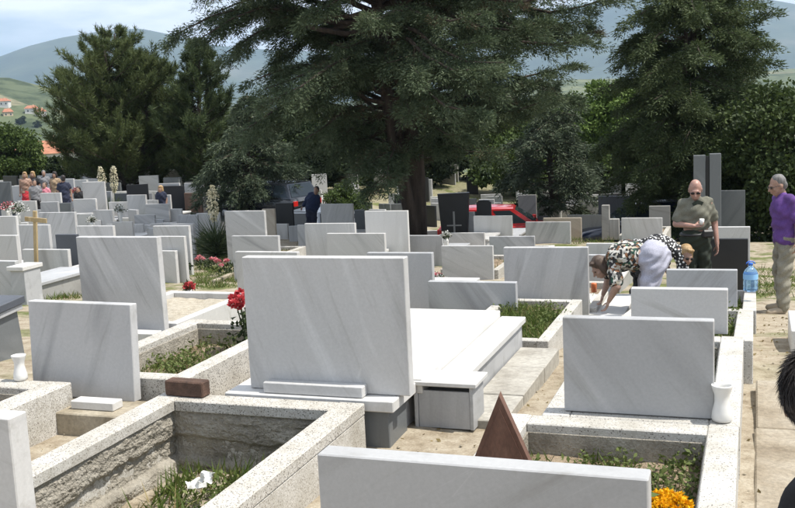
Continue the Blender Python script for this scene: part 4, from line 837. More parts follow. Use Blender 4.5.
# ================================================================ CARS
def car(name, label, loc, rz, paint, L=4.3, W=1.68, H=1.42, wagon=True, group=None):
    e = empty(name, loc, rz); tag(e, label, 'car', group); hw = W/2; belt = .9; zb = .24
    stn = [(-L/2, .42, .78, .86), (-L/2+.07, .30, .90, .95), (-L/2+.5, zb, belt, 1), (-L*.16, zb, belt, 1), (L*.17, zb, belt-.01, 1), (L*.24, zb, .87, 1), (L*.40, zb, .80, .98), (L/2-.1, .30, .72, .93), (L/2, .42, .62, .84)]
    mb = MB(); rings = []
    for x, z0, z1, k in stn:
        w = hw*k; half = [(w*.86, z0), (w*.97, z0+.1), (w, (z0+z1)/2), (w*.985, z1-.12), (w*.94, z1-.03), (w*.55, z1)]
        rings.append([(x, y, z) for y, z in half] + [(x, -y, z) for y, z in half[::-1]])
    n = len(rings[0]); fs = [(i*n+k, i*n+(k+1) % n, (i+1)*n+(k+1) % n, (i+1)*n+k) for i in range(len(rings)-1) for k in range(n)] + [tuple(range(n)), tuple(range((len(rings)-1)*n, len(rings)*n))[::-1]]
    mb.add([p for r in rings for p in r], fs)
    body = mb.build('body', paint, e, True)
    xr0, xr1 = (-L/2+.12, -L/2+.38) if wagon else (-L*.36, -L*.2); xf1, xf0 = L*.06, L*.235
    wb, wt = hw*.93, hw*.74; zt = H
    def sidept(x0, s, t, sg):   # s along, t up
        xb = xr0+(xf0-xr0)*s; xt = xr1+(xf1-xr1)*s; b = Vector((xb, sg*wb, belt-.02)); q = Vector((xt, sg*wt, zt-.05)); return b.lerp(q, t)
    mb = MB(); vs = []; ns = 8
    for i in range(ns+1):
        s = i/ns; crown = .05*math.sin(math.pi*s)
        a0, a1, b1, b0 = sidept(0, s, 0, -1), sidept(0, s, 1, -1), sidept(0, s, 1, 1), sidept(0, s, 0, 1)
        m1 = a1.lerp(b1, .12)+Vector((0, 0, .035+crown*.5)); m2 = a1.lerp(b1, .5)+Vector((0, 0, .05+crown)); m3 = a1.lerp(b1, .88)+Vector((0, 0, .035+crown*.5))
        vs += [a0, a1, m1, m2, m3, b1, b0]
    fs = [(i*7+k, i*7+k+1, (i+1)*7+k+1, (i+1)*7+k) for i in range(ns) for k in range(6)] + [tuple(range(7)), tuple(range(ns*7, ns*7+7))[::-1]]
    mb.add(vs, fs); mb.build('roof', paint, e, False)
    for sg in (-1, 1):
        for a, b in (((.05, .30), (.33, .62), (.65, .93)) if wagon else ((.12, .48), (.52, .92))):
            q = [sidept(0, a, .12, sg), sidept(0, b, .12, sg), sidept(0, b-.015, .9, sg), sidept(0, a+.015, .9, sg)]
            off = Vector((0, sg*.006, .002)); mb = MB(); mb.add([p+off for p in q]+[p-off*2 for p in q], [(0, 1, 2, 3), (4, 7, 6, 5), (0, 4, 5, 1), (1, 5, 6, 2), (2, 6, 7, 3), (3, 7, 4, 0)]); mb.build('side_window', 'glass_car', e)
    for s, nm in ((0, 'rear_window'), (1, 'windscreen')):
        q = [sidept(0, s, .1, -1).lerp(sidept(0, s, .1, 1), .06), sidept(0, s, .1, 1).lerp(sidept(0, s, .1, -1), .06), sidept(0, s, .94, 1).lerp(sidept(0, s, .94, -1), .07), sidept(0, s, .94, -1).lerp(sidept(0, s, .94, 1), .07)]
        off = Vector(((.012 if s else -.012), 0, .006)); mb = MB(); mb.add([p+off for p in q]+[p-off for p in q], [(0, 1, 2, 3), (4, 7, 6, 5), (0, 4, 5, 1), (1, 5, 6, 2), (2, 6, 7, 3), (3, 7, 4, 0)]); mb.build(nm, 'glass_car', e)
    for x in (-L*.3, L*.31):
        for sg in (-1, 1):
            mb = MB(); prof = [(.17, -.09), (.27, -.1), (.30, -.07), (.305, 0), (.30, .07), (.27, .1), (.17, .09)]
            vs = []; fs = []; n = 20
            for r, yy in prof:
                for k in range(n): t = k*2*math.pi/n; vs.append((x+r*math.cos(t), sg*(hw-.1)+yy, .305+r*math.sin(t)))
            for i in range(len(prof)-1):
                for k in range(n): fs.append((i*n+k, i*n+(k+1) % n, (i+1)*n+(k+1) % n, (i+1)*n+k))
            mb.add(vs, fs); w = mb.build('wheel', 'tyre', e, True)
            mb = MB(); mb.add([(x+.175*math.cos(k*2*math.pi/n), sg*(hw-.02), .305+.175*math.sin(k*2*math.pi/n)) for k in range(n)]+[(x, sg*(hw+.0), .305)], [(k, (k+1) % n, n) for k in range(n)]); mb.build('rim', 'rim', w)
    for sg in (-1, 1):
        mb = MB(); mb.cbox(-L/2-.012, -L/2+.12, min(sg*.52, sg*.74), max(sg*.52, sg*.74), .62, .80, .01); mb.build('tail_light', 'lamp_red', e)
        mb = MB(); mb.cbox(L/2-.1, L/2+.01, min(sg*.42, sg*.68), max(sg*.42, sg*.68), .52, .64, .01); mb.build('headlight', 'lamp_clear', e)
        mb = MB(); mb.cbox(L*.19, L*.22, min(sg*(hw-.04), sg*(hw+.14)), max(sg*(hw-.04), sg*(hw+.14)), .9, 1.02, .01); mb.build('mirror', paint, e)
    for x0, x1 in ((-L/2-.05, -L/2+.1), (L/2-.08, L/2+.05)):
        mb = MB(); mb.cbox(x0, x1, -hw*.9, hw*.9, .33, .48, .02); mb.build('bumper', 'plastic_black', e)
    return e
p = at(506, 215, 32.2); car('parked_car', 'red estate car parked on the road behind the white headstone', (p.x, p.y, T(p.x, p.y)), -.16, 'car_red', 4.3, 1.66, 1.44)
p = at(640, 215, 31.0); car('parked_car', 'dark navy car parked behind the beige pillar', (p.x, p.y, T(p.x, p.y)), math.pi+.1, 'car_navy', 4.2, 1.68, 1.46, wagon=True)
p = at(266, 215, 37.0); car('parked_car', 'black hatchback parked by the young blue-green cedar', (p.x, p.y, T(p.x, p.y)), 2.5, 'car_black', 4.2, 1.68, 1.45)
p = at(292, 215, 33.0); car('parked_car', 'silver car with red tail light beside the stooping person in blue', (p.x+1.2, p.y, T(p.x+1.2, p.y)), 1.1, 'car_silver', 4.1, 1.66, 1.42)

# ================================================================ PEOPLE
def remesh(mb, name, mat, vox, parent=None, smooth=4, fold=0., seed=0):
    me = mb.mesh('tmp', 'skin'); o = bpy.data.objects.new('tmp', me); C.objects.link(o)
    md = o.modifiers.new('r', 'REMESH'); md.mode = 'VOXEL'; md.voxel_size = vox
    sm_ = o.modifiers.new('s', 'SMOOTH'); sm_.factor = .5; sm_.iterations = smooth
    fin = link(name, bpy.data.meshes.new(name), parent); QUEUE.append((o, fin, name, mat, fold, seed)); return fin
QUEUE = []
def flush():
    dg = bpy.context.evaluated_depsgraph_get()
    got = [bpy.data.meshes.new_from_object(q[0].evaluated_get(dg)) for q in QUEUE]
    for (o, fin, name, mat, fold, seed), m2 in zip(QUEUE, got):
        bpy.data.objects.remove(o); m2.name = name
        finish(fin, m2, mat, fold, seed)
    QUEUE.clear()
def finish(fin, m2, mat, fold, seed):
    m2.materials.clear(); m2.materials.append(MAT[mat])
    n = len(m2.vertices)
    if fold and n:
        co = np.empty(n*3, np.float32); m2.vertices.foreach_get('co', co); co = co.reshape(-1, 3); no = np.empty(n*3, np.float32); m2.vertices.foreach_get('normal', no); no = no.reshape(-1, 3)
        d = np.sin(co[:, 2]*31+co[:, 0]*17+seed+2*np.sin(co[:, 1]*14+co[:, 0]*9))*.6+np.sin(co[:, 2]*63-co[:, 0]*41+seed*2+1.5*np.sin(co[:, 1]*33))*.4
        co += no*(d*fold)[:, None]; m2.vertices.foreach_set('co', co.reshape(-1))
    m2.polygons.foreach_set('use_smooth', [True]*len(m2.polygons)); m2.update()
    fin.data = m2
def basis(z, xh):
    z = Vector(z).normalized(); x = Vector(xh); x = (x-z*x.dot(z)).normalized(); y = z.cross(x); return Matrix((x, y, z)).transposed()
def headframe(face, up=(0, 0, 1)):
    y = -Vector(face).normalized(); z = Vector(up); z = (z-y*z.dot(y)).normalized(); x = y.cross(z); return Matrix((x, y, z)).transposed()
def hand(mb, w, d, pn, curl=.5, side=1, s=1.):
    """palm and five fingers from wrist w, direction d, palm normal pn"""
    d = Vector(d).normalized(); pn = Vector(pn); pn = (pn-d*pn.dot(d)).normalized(); x = d.cross(pn)*side
    R = Matrix((x, pn, d)).transposed(); w = Vector(w); mb.ell(w+d*.048*s, (.04*s, .017*s, .052*s), R, 10, 7)
    for k, (off, ln) in enumerate(((-.03, .068), (-.01, .078), (.011, .073), (.03, .056))):
        a = w+d*.088*s+x*off*s; q = (d*math.cos(curl*.6)+pn*math.sin(curl*.6)).normalized(); b = a+q*ln*.5*s; q2 = (d*math.cos(curl*1.7)+pn*math.sin(curl*1.7)).normalized(); c = b+q2*ln*.5*s
        mb.cone(a, b, .0095*s, .009*s, n=8); mb.cone(b, c, .009*s, .0075*s, n=8)
    a = w+d*.03*s-x*.033*s; b = a+(d*.6-x*.6+pn*.4).normalized()*.04*s; c = b+(d*.9-x*.1+pn*.45).normalized()*.033*s; mb.cone(a, b, .013*s, .011*s, n=8); mb.cone(b, c, .011*s, .008*s, n=8)
def person(loc, J, label, skin, top, bottom, hair, shoe='shoe_black', sleeve=.55, vox=.0095, gl=None, group=None, lat=(1, 0, 0), hands=None, hairstyle='short', build=1., skirt=False, rz=0., tuck=False):
    V = {k: Vector(v) for k, v in J.items() if k not in ('face', 'up')}
    mb = MB(); b = build; lat = Vector(lat)
    Hf = headframe(J['face'], J.get('up', (0, 0, 1))); hc = V['head']
    hp = lambda x, y, z: hc+Hf @ Vector((x, y, z))
    big_ = vox < .02
    mb.ell(hp(0, .012, .03), (.076, .096, .098), Hf); mb.ell(hp(0, -.025, -.03), (.066, .078, .092), Hf); mb.ell(hp(0, -.04, -.082), (.046, .05, .042), Hf)
    if big_:
        mb.cone(hp(0, -.095, .005), hp(0, -.122, -.034), .010, .015, n=8); mb.ell(hp(0, -.088, .022), (.05, .018, .013), Hf, 10, 7); mb.ell(hp(0, -.092, -.068), (.024, .012, .012), Hf, 10, 6)
        for s in (-1, 1): mb.ell(hp(s*.077, .012, -.012), (.012, .026, .034), Hf, 8, 7); mb.ell(hp(s*.042, -.07, -.03), (.026, .02, .02), Hf, 8, 6)
    mb.cone(V['neck'], hp(0, .02, -.05), .058*b, .054)
    def spine(mbx, inf, pel=True):
        Rm = basis(V['chest']-V['pelvis'], lat); mid = V['pelvis'].lerp(V['chest'], .5)
        Rc = basis(V['neck']-V['chest'], lat)
        L1 = (V['chest']-V['pelvis']).length
        if pel: mbx.ell(V['pelvis'], ((.165+inf)*b, (.118+inf)*b, .15+inf), Rm, 18, 12)
        mbx.ell(mid if pel else V['pelvis'].lerp(V['chest'], .62), ((.150+inf)*b, (.112+inf)*b, L1*(.55 if pel else .42)), Rm, 18, 12)
        mbx.ell(V['chest'], ((.168+inf)*b, (.112+inf)*b, .19+inf), Rc, 18, 12)
        a_, c_ = V['shl'], V['shr']; mbx.cone(a_.lerp(c_, .06), a_.lerp(c_, .94), .054*b+inf*.7, .054*b+inf*.7); e_ = V['chest'].lerp(V['neck'], .55); mbx.cone(e_, e_.lerp(V['neck'], 1. if inf == 0 else .72), .088*b+inf*.6, .06*b+inf*.6)
    spine(mb, 0)
    for s in 'lr':
        mb.cone(V['sh'+s], V['el'+s], .052*b, .042*b); mb.cone(V['el'+s], V['wr'+s], .041*b, .027)
        hd = (hands or {}).get(s, (None, (0, -1, 0), .5, 1 if s == 'l' else -1)); d = hd[0] or (V['wr'+s]-V['el'+s])
        if big_: hand(mb, V['wr'+s], d, hd[1], hd[2], hd[3])
        else: mb.ell(V['wr'+s]+Vector(d).normalized()*.06, (.035, .035, .06))
        mb.cone(V['hip'+s], V['kn'+s], .085*b, .058*b); mb.cone(V['kn'+s], V['an'+s], .056*b, .04); mb.cone(V['an'+s]-Vector((0, 0, .03)), V['to'+s], .036, .03)
    body = remesh(mb, 'person', skin, vox); body.location = loc; body.rotation_euler = (0, 0, rz); tag(body, label, 'person', group)
    # shirt
    mb = MB(); spine(mb, .026, not tuck)
    for s in 'lr':
        e_ = V['sh'+s].lerp(V['el'+s], min(1, sleeve)); mb.cone(V['sh'+s], e_, .06*b, .066*b)
        if sleeve > 1: mb.cone(V['el'+s], V['el'+s].lerp(V['wr'+s], sleeve-1), .058*b, .045*b)
    remesh(mb, 'top', top, max(.012, vox), body, 2, .011, 1.)
    mb = MB(); Rm = basis(V['chest']-V['pelvis'], lat); dn = (V['hipl']+V['hipr'])/2
    if tuck == 'belt': mb.ell(V['pelvis'], (.19*b, .144*b, .16), Rm, 18, 12)
    elif tuck: mb.ell(V['pelvis'], (.18*b, .155*b, .2), Rm, 18, 12)
    else: mb.ell(V['pelvis'].lerp(dn, .35), ((.184)*b, (.136)*b, .16), Rm, 18, 12)
    if skirt: mb.cone(dn, (V['knl']+V['knr'])/2, .17*b, .2*b)
    else:
        for s in 'lr': mb.cone(V['hip'+s], V['kn'+s], .103*b, .08*b); mb.cone(V['kn'+s], V['an'+s]+Vector((0, 0, .0)), .078*b, .068*b)
    remesh(mb, 'skirt' if skirt else 'trousers', bottom, max(.012, vox), body, 2, .013, 4.)
    for s in 'lr':
        mb = MB(); mb.cone(V['an'+s]+Vector((0, 0, -.035)), V['to'+s]+Vector((0, 0, .004)), .05, .04); mb.ell((V['an'+s]+V['to'+s])/2+Vector((0, 0, -.02)), (.05, .05, .03)); remesh(mb, 'shoe', shoe, .012 if big_ else vox, body, 2)
    # hair
    mb = MB()
    if hairstyle == 'bald':
        for s in (-1, 1): mb.ell(hp(s*.062, .045, .0), (.022, .055, .045), Hf)
        mb.ell(hp(0, .09, .0), (.06, .025, .05), Hf)
    elif hairstyle == 'short':
        mb.ell(hp(0, .026, .046), (.082, .095, .095), Hf); mb.ell(hp(0, .065, -.005), (.074, .055, .07), Hf)
    elif hairstyle == 'bob':
        mb.ell(hp(0, .026, .046), (.09, .1, .1), Hf); mb.ell(hp(0, .06, -.03), (.092, .06, .11), Hf)
        for s in (-1, 1): mb.ell(hp(s*.075, .01, -.04), (.026, .05, .1), Hf)
        mb.ell(hp(0, -.055, .1), (.06, .035, .025), Hf)
    remesh(mb, 'hair', hair, .011 if big_ else .02, body, 2, .004, 2.)
    if big_:
        for s in (-1, 1):
            q = MB(); q.ell(hp(s*.033, -.088, .002), (.0125, .008, .008), Hf, 10, 7); q.build('eye', 'eye_dark', body, True)
        q = MB(); q.ell(hp(0, -.1, -.07), (.022, .006, .006), Hf, 10, 6); q.build('lips', 'skin_tan', body, True)
    if gl:
        for s in (-1, 1):
            q = MB(); q.ell(hp(s*.034, -.103, .0), (.026, .006, .0165), Hf, 14, 8); q.build('glasses_lens', 'lens_dark', body, True)
            q = MB(); q.tube([hp(s*.062, -.098, .006), hp(s*.08, -.04, .006), hp(s*.082, .02, .0)], .003, 6); q.build('glasses_arm', 'plastic_black', body)
    return body, V
def ground_at(px, z, py=280):
    p = at(px, py, z); return Vector((p.x, p.y, T(p.x, p.y)))
def standing(h=1.74, lean=0., face=(0, -1, -.2), arms='down'):
    k = h/1.74; J = dict(pelvis=(0, 0, .97), chest=(lean*.3, 0, 1.29), neck=(lean*.55, 0, 1.5), head=(lean*.8, -.02, 1.62), shl=(-.165+lean*.5, 0, 1.425), shr=(.165+lean*.5, 0, 1.425), hipl=(-.09, 0, .9), hipr=(.09, 0, .9), knl=(-.1, -.03, .49), knr=(.1, -.03, .49), anl=(-.1, .03, .09), anr=(.1, .03, .09), tol=(-.12, -.14, .035), tor=(.12, -.14, .035), ell=(-.23, .03, 1.15), elr=(.23, .03, 1.15), wrl=(-.24, -.05, .9), wrr=(.24, -.05, .9))
    J = {a: tuple(x*k for x in b) for a, b in J.items()}; J['face'] = face; return J
# man in olive shirt
J = standing(1.70, 0, (-.28, -1, -.42)); J.update(ell=(-.25, .0, 1.14), wrl=(-.09, -.2, 1.13), elr=(.245, .03, 1.12), wrr=(.25, -.06, .87), head=(-.02, -.055, 1.565))
man, V = person(ground_at(696, 12.7), J, 'balding person in olive short-sleeved shirt and dark trousers holding a white cup', 'skin_red', 'cloth_olive', 'cloth_dark_green', 'hair_grey', sleeve=.72, gl=True, hairstyle='bald', build=1.06, tuck='belt', hands=dict(l=((.6, -.2, .05), (0, -.5, 1), .8, 1), r=((.0, -.15, -1), (-1, 0, 0), .5, -1)))
mb = MB(); mb.tube([(.185*math.cos(a), .135*math.sin(a), 1.0) for a in np.linspace(0, 2*math.pi, 25)], .022, 8); mb.build('belt', 'plastic_black', man, True)
mb = MB(); mb.cbox(.03, .17, -.2, -.14, .97, 1.07, .02); mb.build('belt_pouch', 'plastic_black', man)
mb = MB(); mb.prism([(-.075, 1.40), (-.05, 1.35), (-.01, 1.40), (.03, 1.345), (.065, 1.41), (.0, 1.44)], -.115, -.08); mb.build('collar', 'cloth_dark_green', man)
mb = MB(); mb.lathe([(.024, 0), (.03, .07), (.027, .07), (.022, .005)], 14); o = mb.build('paper_cup', 'paper', None, True); q = man.location; o.location = (q.x+.0, q.y-.25, q.z+1.15); tag(o, 'small white cup in the hand of the person in olive', 'cup')
# man in purple shirt, seen from the side, hands behind
J = dict(pelvis=(.03, 0, .97), chest=(.0, .02, 1.28), neck=(-.02, .02, 1.48), head=(-.075, .01, 1.6), shl=(.0, .19, 1.41), shr=(.03, -.16, 1.42), hipl=(.03, .1, .9), hipr=(.03, -.08, .9), knl=(-.0, .12, .49), knr=(-.03, -.1, .49), anl=(.06, .14, .09), anr=(-.04, -.12, .09), tol=(-.12, .16, .035), tor=(-.22, -.13, .035), ell=(.16, .22, 1.18), elr=(.10, -.21, 1.14), wrl=(.2, .1, .98), wrr=(.07, -.25, .92), face=(-1, -.05, -.28))
pm, V = person(ground_at(783, 12.5), J, 'grey-haired person in purple shirt and khaki trousers with one arm hanging loose', 'skin_tan', 'cloth_purple', 'cloth_khaki', 'hair_grey', 'shoe_tan', sleeve=.8, gl=True, lat=(.15, 1, 0), build=1.08, hands=dict(r=((-.1, -.05, -1), (-.6, .6, 0), .6, 1), l=((0, -1, -.2), (1, 0, 0), .6, -1)))
# bending woman in lilac trousers
J = dict(pelvis=(.06, -.10, .77), chest=(-.24, .06, .78), neck=(-.40, .10, .72), head=(-.51, .10, .65), shl=(-.30, .22, .73), shr=(-.38, -.06, .70), hipl=(.12, .02, .70), hipr=(.06, -.2, .70), knl=(.02, .08, .42), knr=(-.04, -.22, .42), anl=(.16, .08, .09), anr=(.12, -.22, .09), tol=(.0, .14, .035), tor=(-.04, -.18, .035), ell=(-.38, .24, .48), elr=(-.38, -.16, .46), wrl=(-.47, .14, .32), wrr=(-.46, -.12, .29), face=(-.75, -.15, -.6), up=(-.6, 0, .6))
wl_, V = person(ground_at(646, 11.6), J, 'bending person in lilac grey trousers and colourful print blouse', 'skin', 'cloth_print', 'cloth_lilac_grey', 'hair_brown', sleeve=.75, lat=(.5, .87, 0), hairstyle='bob', build=1.3, tuck=True, hands=dict(l=((-.3, 0, -1), (-1, 0, 0), .6, 1), r=((-.4, 0, -1), (-1, 0, 0), .6, -1)))
# woman in polka blouse, head towards the camera
J = dict(pelvis=(-.26, .12, .78), chest=(.03, .05, .84), neck=(.2, -.03, .80), head=(.29, -.11, .74), shl=(.05, .2, .84), shr=(.20, -.10, .80), hipl=(-.3, .22, .72), hipr=(-.28, .02, .72), knl=(-.18, .22, .42), knr=(-.16, -.02, .42), anl=(-.3, .24, .09), anr=(-.28, .0, .09), tol=(-.14, .25, .035), tor=(-.12, -.02, .035), ell=(.14, .24, .56), elr=(.26, -.14, .53), wrl=(.2, .12, .36), wrr=(.28, -.2, .33), face=(.25, -1, -.35), up=(.2, -.1, 1))
pw_, V = person(ground_at(660, 12.5), J, 'stooping blond person in black and white dotted blouse and dark glasses', 'skin_tan', 'cloth_polka', 'cloth_black', 'hair_blond', sleeve=.8, lat=(0, 1, 0), gl=True, hairstyle='bob', build=1.1)
# dark-haired person at the right edge, bending forward
J = dict(pelvis=(.36, .0, .80), chest=(.19, .02, 1.06), neck=(.10, .02, 1.22), head=(.035, .02, 1.325), shl=(.15, .19, 1.16), shr=(.16, -.15, 1.16), hipl=(.37, .1, .74), hipr=(.37, -.1, .74), knl=(.26, .1, .42), knr=(.26, -.1, .42), anl=(.4, .1, .09), anr=(.4, -.1, .09), tol=(.22, .1, .035), tor=(.22, -.1, .035), ell=(.06, .22, .92), elr=(.08, -.18, .92), wrl=(-.02, .12, .72), wrr=(.12, -.1, .72), face=(.55, .8, -.3), up=(-.05, .1, 1))
p = at(821, 402, 2.5); kf = p.z/1.325
J = {a: (b if a in ('face', 'up') else tuple(x*kf for x in b)) for a, b in J.items()}
fg, V = person((p.x-.035*kf, p.y-.02*kf, 0), J, 'dark-haired person in black clothes leaning in beside the concrete path', 'skin', 'cloth_black', 'cloth_black', 'hair_black', sleeve=1.9, lat=(0, 1, 0), vox=.009)
# cropped hair of the near head, strand by strand
Hf = headframe(J['face'], J['up']); rs = np.random.RandomState(3); n_ = 14000; d = rs.normal(size=(n_, 3)); d /= np.linalg.norm(d, axis=1, keepdims=True)
d = d[(d[:, 2] > -.75) & ~((d[:, 1] < -.35) & (d[:, 2] < .45))]; Pn = np.stack([d[:, 0]*.083, .03+d[:, 1]*.097, .03+d[:, 2]*.105], 1)
tn = np.array([0, .25, -1.])[None]-d*(d @ np.array([0, .25, -1.]))[:, None]; Dn = tn/np.maximum(.2, np.linalg.norm(tn, axis=1, keepdims=True))+d*.07+rs.normal(size=d.shape)*.12; Hn = np.array(Hf)
tris('hair_strands', Pn @ Hn.T+np.array(V['head'])[None], Dn @ Hn.T, rs.uniform(.025, .05, len(Pn)), .0026, 'hair_black', fg)
# far visitors
def far_person(px, py_head, z, label, top, bottom, hair, skin='skin_tan', face=(0, -1, 0), h=1.68, sleeve=.5, skirt=False, bend=0., lift=None, hs='short'):
    tp = at(px, py_head, z); J = standing(h, 0, face)
    if bend:
        for k in ('chest', 'neck', 'head', 'shl', 'shr', 'ell', 'elr', 'wrl', 'wrr'):
            v = Vector(J[k])-Vector((0, 0, .97)); c, s = math.cos(bend), math.sin(bend); J[k] = (v.x*c+v.z*s, v.y, .97+v.z*c-v.x*s)
    g = T(tp.x, tp.y)
    o, _ = person((tp.x, tp.y, g), J, label, skin, top, bottom, hair, sleeve=sleeve, vox=.024, skirt=skirt, hairstyle=hs, rz=random.uniform(-.4, .4)); return o
far_person(24, 168, 37.5, 'mourner with bare arms in a red skirt among the far headstones', 'skin_tan', 'cloth_red', 'hair_blond', skirt=True, hs='bob', sleeve=.2)
far_person(32, 168, 38, 'mourner in black top with arm raised to the face', 'cloth_black', 'cloth_grey', 'hair_blond', hs='bob')
far_person(43, 167, 39, 'mourner in grey with a grey cap in the far group', 'cloth_grey', 'cloth_grey', 'hair_grey')
far_person(54, 168, 37.5, 'mourner in a tan sleeveless top in the far group', 'cloth_tan', 'cloth_black', 'hair_black', hs='bob', sleeve=.15)
far_person(63, 178, 34, 'mourner in navy seen from behind in the far group', 'cloth_navy', 'cloth_navy', 'hair_black', face=(0, 1, 0), h=1.66)
far_person(34, 178, 34.5, 'mourner in dark grey stooping before the far group', 'cloth_grey', 'cloth_black', 'hair_black', h=1.5)
far_person(44, 180, 35.5, 'child in pink before the far group of mourners', 'cloth_pink', 'cloth_white', 'hair_brown', h=1.35)
far_person(78, 186, 35, 'child in red and black near the far group of mourners', 'cloth_black', 'cloth_red', 'hair_black', h=1.2)
far_person(161, 194, 33, 'blond visitor in navy crouching between pale headstones', 'cloth_navy', 'cloth_black', 'hair_blond', h=1.32, hs='bob')
far_person(311, 204, 29.5, 'stooping visitor in blue beside the shaded grey headstone', 'cloth_blue', 'cloth_navy', 'hair_black', h=1.55, bend=.45, sleeve=1.8)
far_person(376, 200, 31, 'visitor in black bending forward beyond the tall white headstone', 'cloth_black', 'cloth_black', 'hair_black', h=1.45, bend=.7, sleeve=1.8)

flush()
# ================================================================ PLANTS, FLOWERS, SMALL THINGS
GP, GD, GL = [], [], []
def grass_rect(v0, v1, u0, u1, z, dens, ln=(.05, .14)):
    n = int((v1-v0)*(u1-u0)*dens)
    if n < 1: return
    v = rnd(n, v0, v1); u = rnd(n, u0, u1)
    keep = (np.sin(v*6.1+u*2.2)+np.sin(u*5.3-v*3.1)+np.sin(v*13+u*9)*.5+rnd(n, -1, 1.6)) > -.1
    v, u = v[keep], u[keep]; n = len(v)
    if n == 0: return
    zz = z(v, u) if callable(z) else np.full(n, z)
    GP.append(np.stack([v*ct+u*st, -v*st+u*ct, zz], 1)); d = np.random.normal(size=(n, 3))*.55; d[:, 2] = np.abs(d[:, 2])*.4+.65; GD.append(d); GL.append(rnd(n, *ln))
def grass_px(x0, x1, y0, y1, n, ln=(.05, .16)):
    c = [hitground(random.uniform(x0, x1), random.uniform(y0, y1)) for _ in range(max(4, n//14))]
    P = np.repeat(np.array([tuple(q) for q in c]), 14, 0); P[:, :2] += np.random.normal(size=(len(P), 2))*.09; P[:, 2] = terr(P[:, 0], P[:, 1])-.005
    GP.append(P); d = np.random.normal(size=(len(P), 3))*.55; d[:, 2] = np.abs(d[:, 2])*.4+.65; GD.append(d); GL.append(rnd(len(P), *ln))
for q in grass_spots: grass_rect(*q)
grass_rect(-3.55, -2.55, 3.7, 5.58, -.17, 1500, (.06, .2)); grass_rect(-3.1, -2.55, 4.2, 5.5, -.17, 1900, (.08, .26))
grass_rect(-1.22, -.26, 4.0, 5.55, .12, 900, (.04, .11)); grass_rect(-1.2, -.26, 5.0, 5.55, .12, 800, (.04, .12))
grass_rect(-1.02, -.25, 6.0, 7.72, .13, 2600, (.06, .17))
grass_rect(-4.82, -4.08, 6.4, 7.85, .09, 1300, (.05, .13))
grass_rect(-1.05, -.17, 8.2, 10.5, lambda v, u: -.07-(u-9.36)*.118, 1500, (.06, .17)); grass_rect(-.95, -.15, 11, 13.1, lambda v, u: -.38-(u-12.05)*.105, 1200, (.06, .17))
kerb(-2.62, -1.72, 8.62, 10.5, .06, -.4, .11, 'terrazzo_white', 'pale kerb round thick green weeds at the end of the white grave slab', soil=('soil', -.03)); grass_rect(-2.5, -1.84, 8.74, 10.38, -.03, 2600, (.06, .18))
grass_px(22, 80, 284, 300, 1800); grass_px(196, 240, 232, 288, 5200); grass_px(300, 330, 232, 246, 800); grass_px(565, 640, 232, 244, 900); grass_px(752, 795, 268, 300, 900); grass_px(0, 795, 190, 232, 6000, (.06, .2)); grass_px(640, 740, 215, 240, 900)
P = np.concatenate(GP); D = np.concatenate(GD); L = np.concatenate(GL)
dm = np.random.random(len(P)) < .2
tag(tris('dry_grass', P[dm], D[dm]+np.array([.3, 0, -.2]), L[dm]*.95, L[dm]*.06+.002, 'grass_dry'), 'dry straw among the green weeds of the grave beds', 'dry grass', kind='stuff')
P, D, L = P[~dm], D[~dm], L[~dm]
tag(tris('grass', P, D, L, L*.09+.003, 'grass'), 'green grass and weeds growing in the grave beds and between rows', 'grass', kind='stuff')
# broad leaved weeds on top of the grass
def weeds(spots, name, label, mat, leaf):
    Pw, Dw, Lw = [], [], []
    for (v0, v1, u0, u1, z, n, r) in spots:
        for _ in range(n):
            c = G(random.uniform(v0, v1), random.uniform(u0, u1), z); k = random.randint(10, 26); hgt = random.uniform(.03, .14)
            P = np.array(c)[None]+np.random.normal(size=(k, 3))*np.array([r, r, 0]); P[:, 2] = z+rnd(k, 0, hgt); Pw.append(P); d = np.random.normal(size=(k, 3)); d[:, 2] = np.abs(d[:, 2])*.5+.15; Dw.append(d); Lw.append(rnd(k, .5, 1.2)*leaf)
    P = np.concatenate(Pw); L = np.concatenate(Lw); tag(tris(name, P, np.concatenate(Dw), L, L*.5, mat, quad=True, bend=.1), label, 'weeds', kind='stuff')
weeds([(-3.3, -2.6, 4.0, 5.5, -.17, 110, .04), (-1.2, -.28, 4.3, 5.5, .12, 34, .035), (-.5, -.28, 5.0, 5.55, .13, 22, .04), (-1.0, -.27, 6., 7.7, .13, 120, .04), (-4.8, -4.1, 6.6, 7.85, .09, 60, .04), (-2.5, -1.84, 8.8, 10.3, -.03, 90, .04), (-1.0, -.2, 8.2, 10.4, -.05, 90, .05), (-3.2, -2.3, 10.4, 11.8, -.25, 90, .05)], 'broad_weeds', 'broad-leaved green weeds in the grave beds', 'leaf_weed', .042)
# pebbles, crumbs of mortar and dead leaves on the bare ground
n = 2600; v = rnd(n, -6, 2.2); u = rnd(n, 4, 13); P = np.stack([v*ct+u*st, -v*st+u*ct, np.zeros(n)], 1); P[:, 2] = terr(P[:, 0], P[:, 1])+.004
okm = ~((v > PIT[0]) & (v < PIT[1]) & (u > PIT[2]) & (u < PIT[3])); P = P[okm]; n = len(P)
d = np.random.normal(size=(n, 3)); d[:, 2] = np.abs(d[:, 2])*.35; L = rnd(n, .012, .045); tag(tris('ground_litter', P, d, L, L*.6, 'grass_dry', quad=True, bend=.15), 'dry leaves and crumbs scattered over the sandy ground', 'litter', kind='stuff')
pb = MB(); octv = [(1, 0, 0), (-1, 0, 0), (0, 1, 0), (0, -1, 0), (0, 0, .6), (0, 0, -.6)]; octf = [(0, 2, 4), (2, 1, 4), (1, 3, 4), (3, 0, 4), (2, 0, 5), (1, 2, 5), (3, 1, 5), (0, 3, 5)]
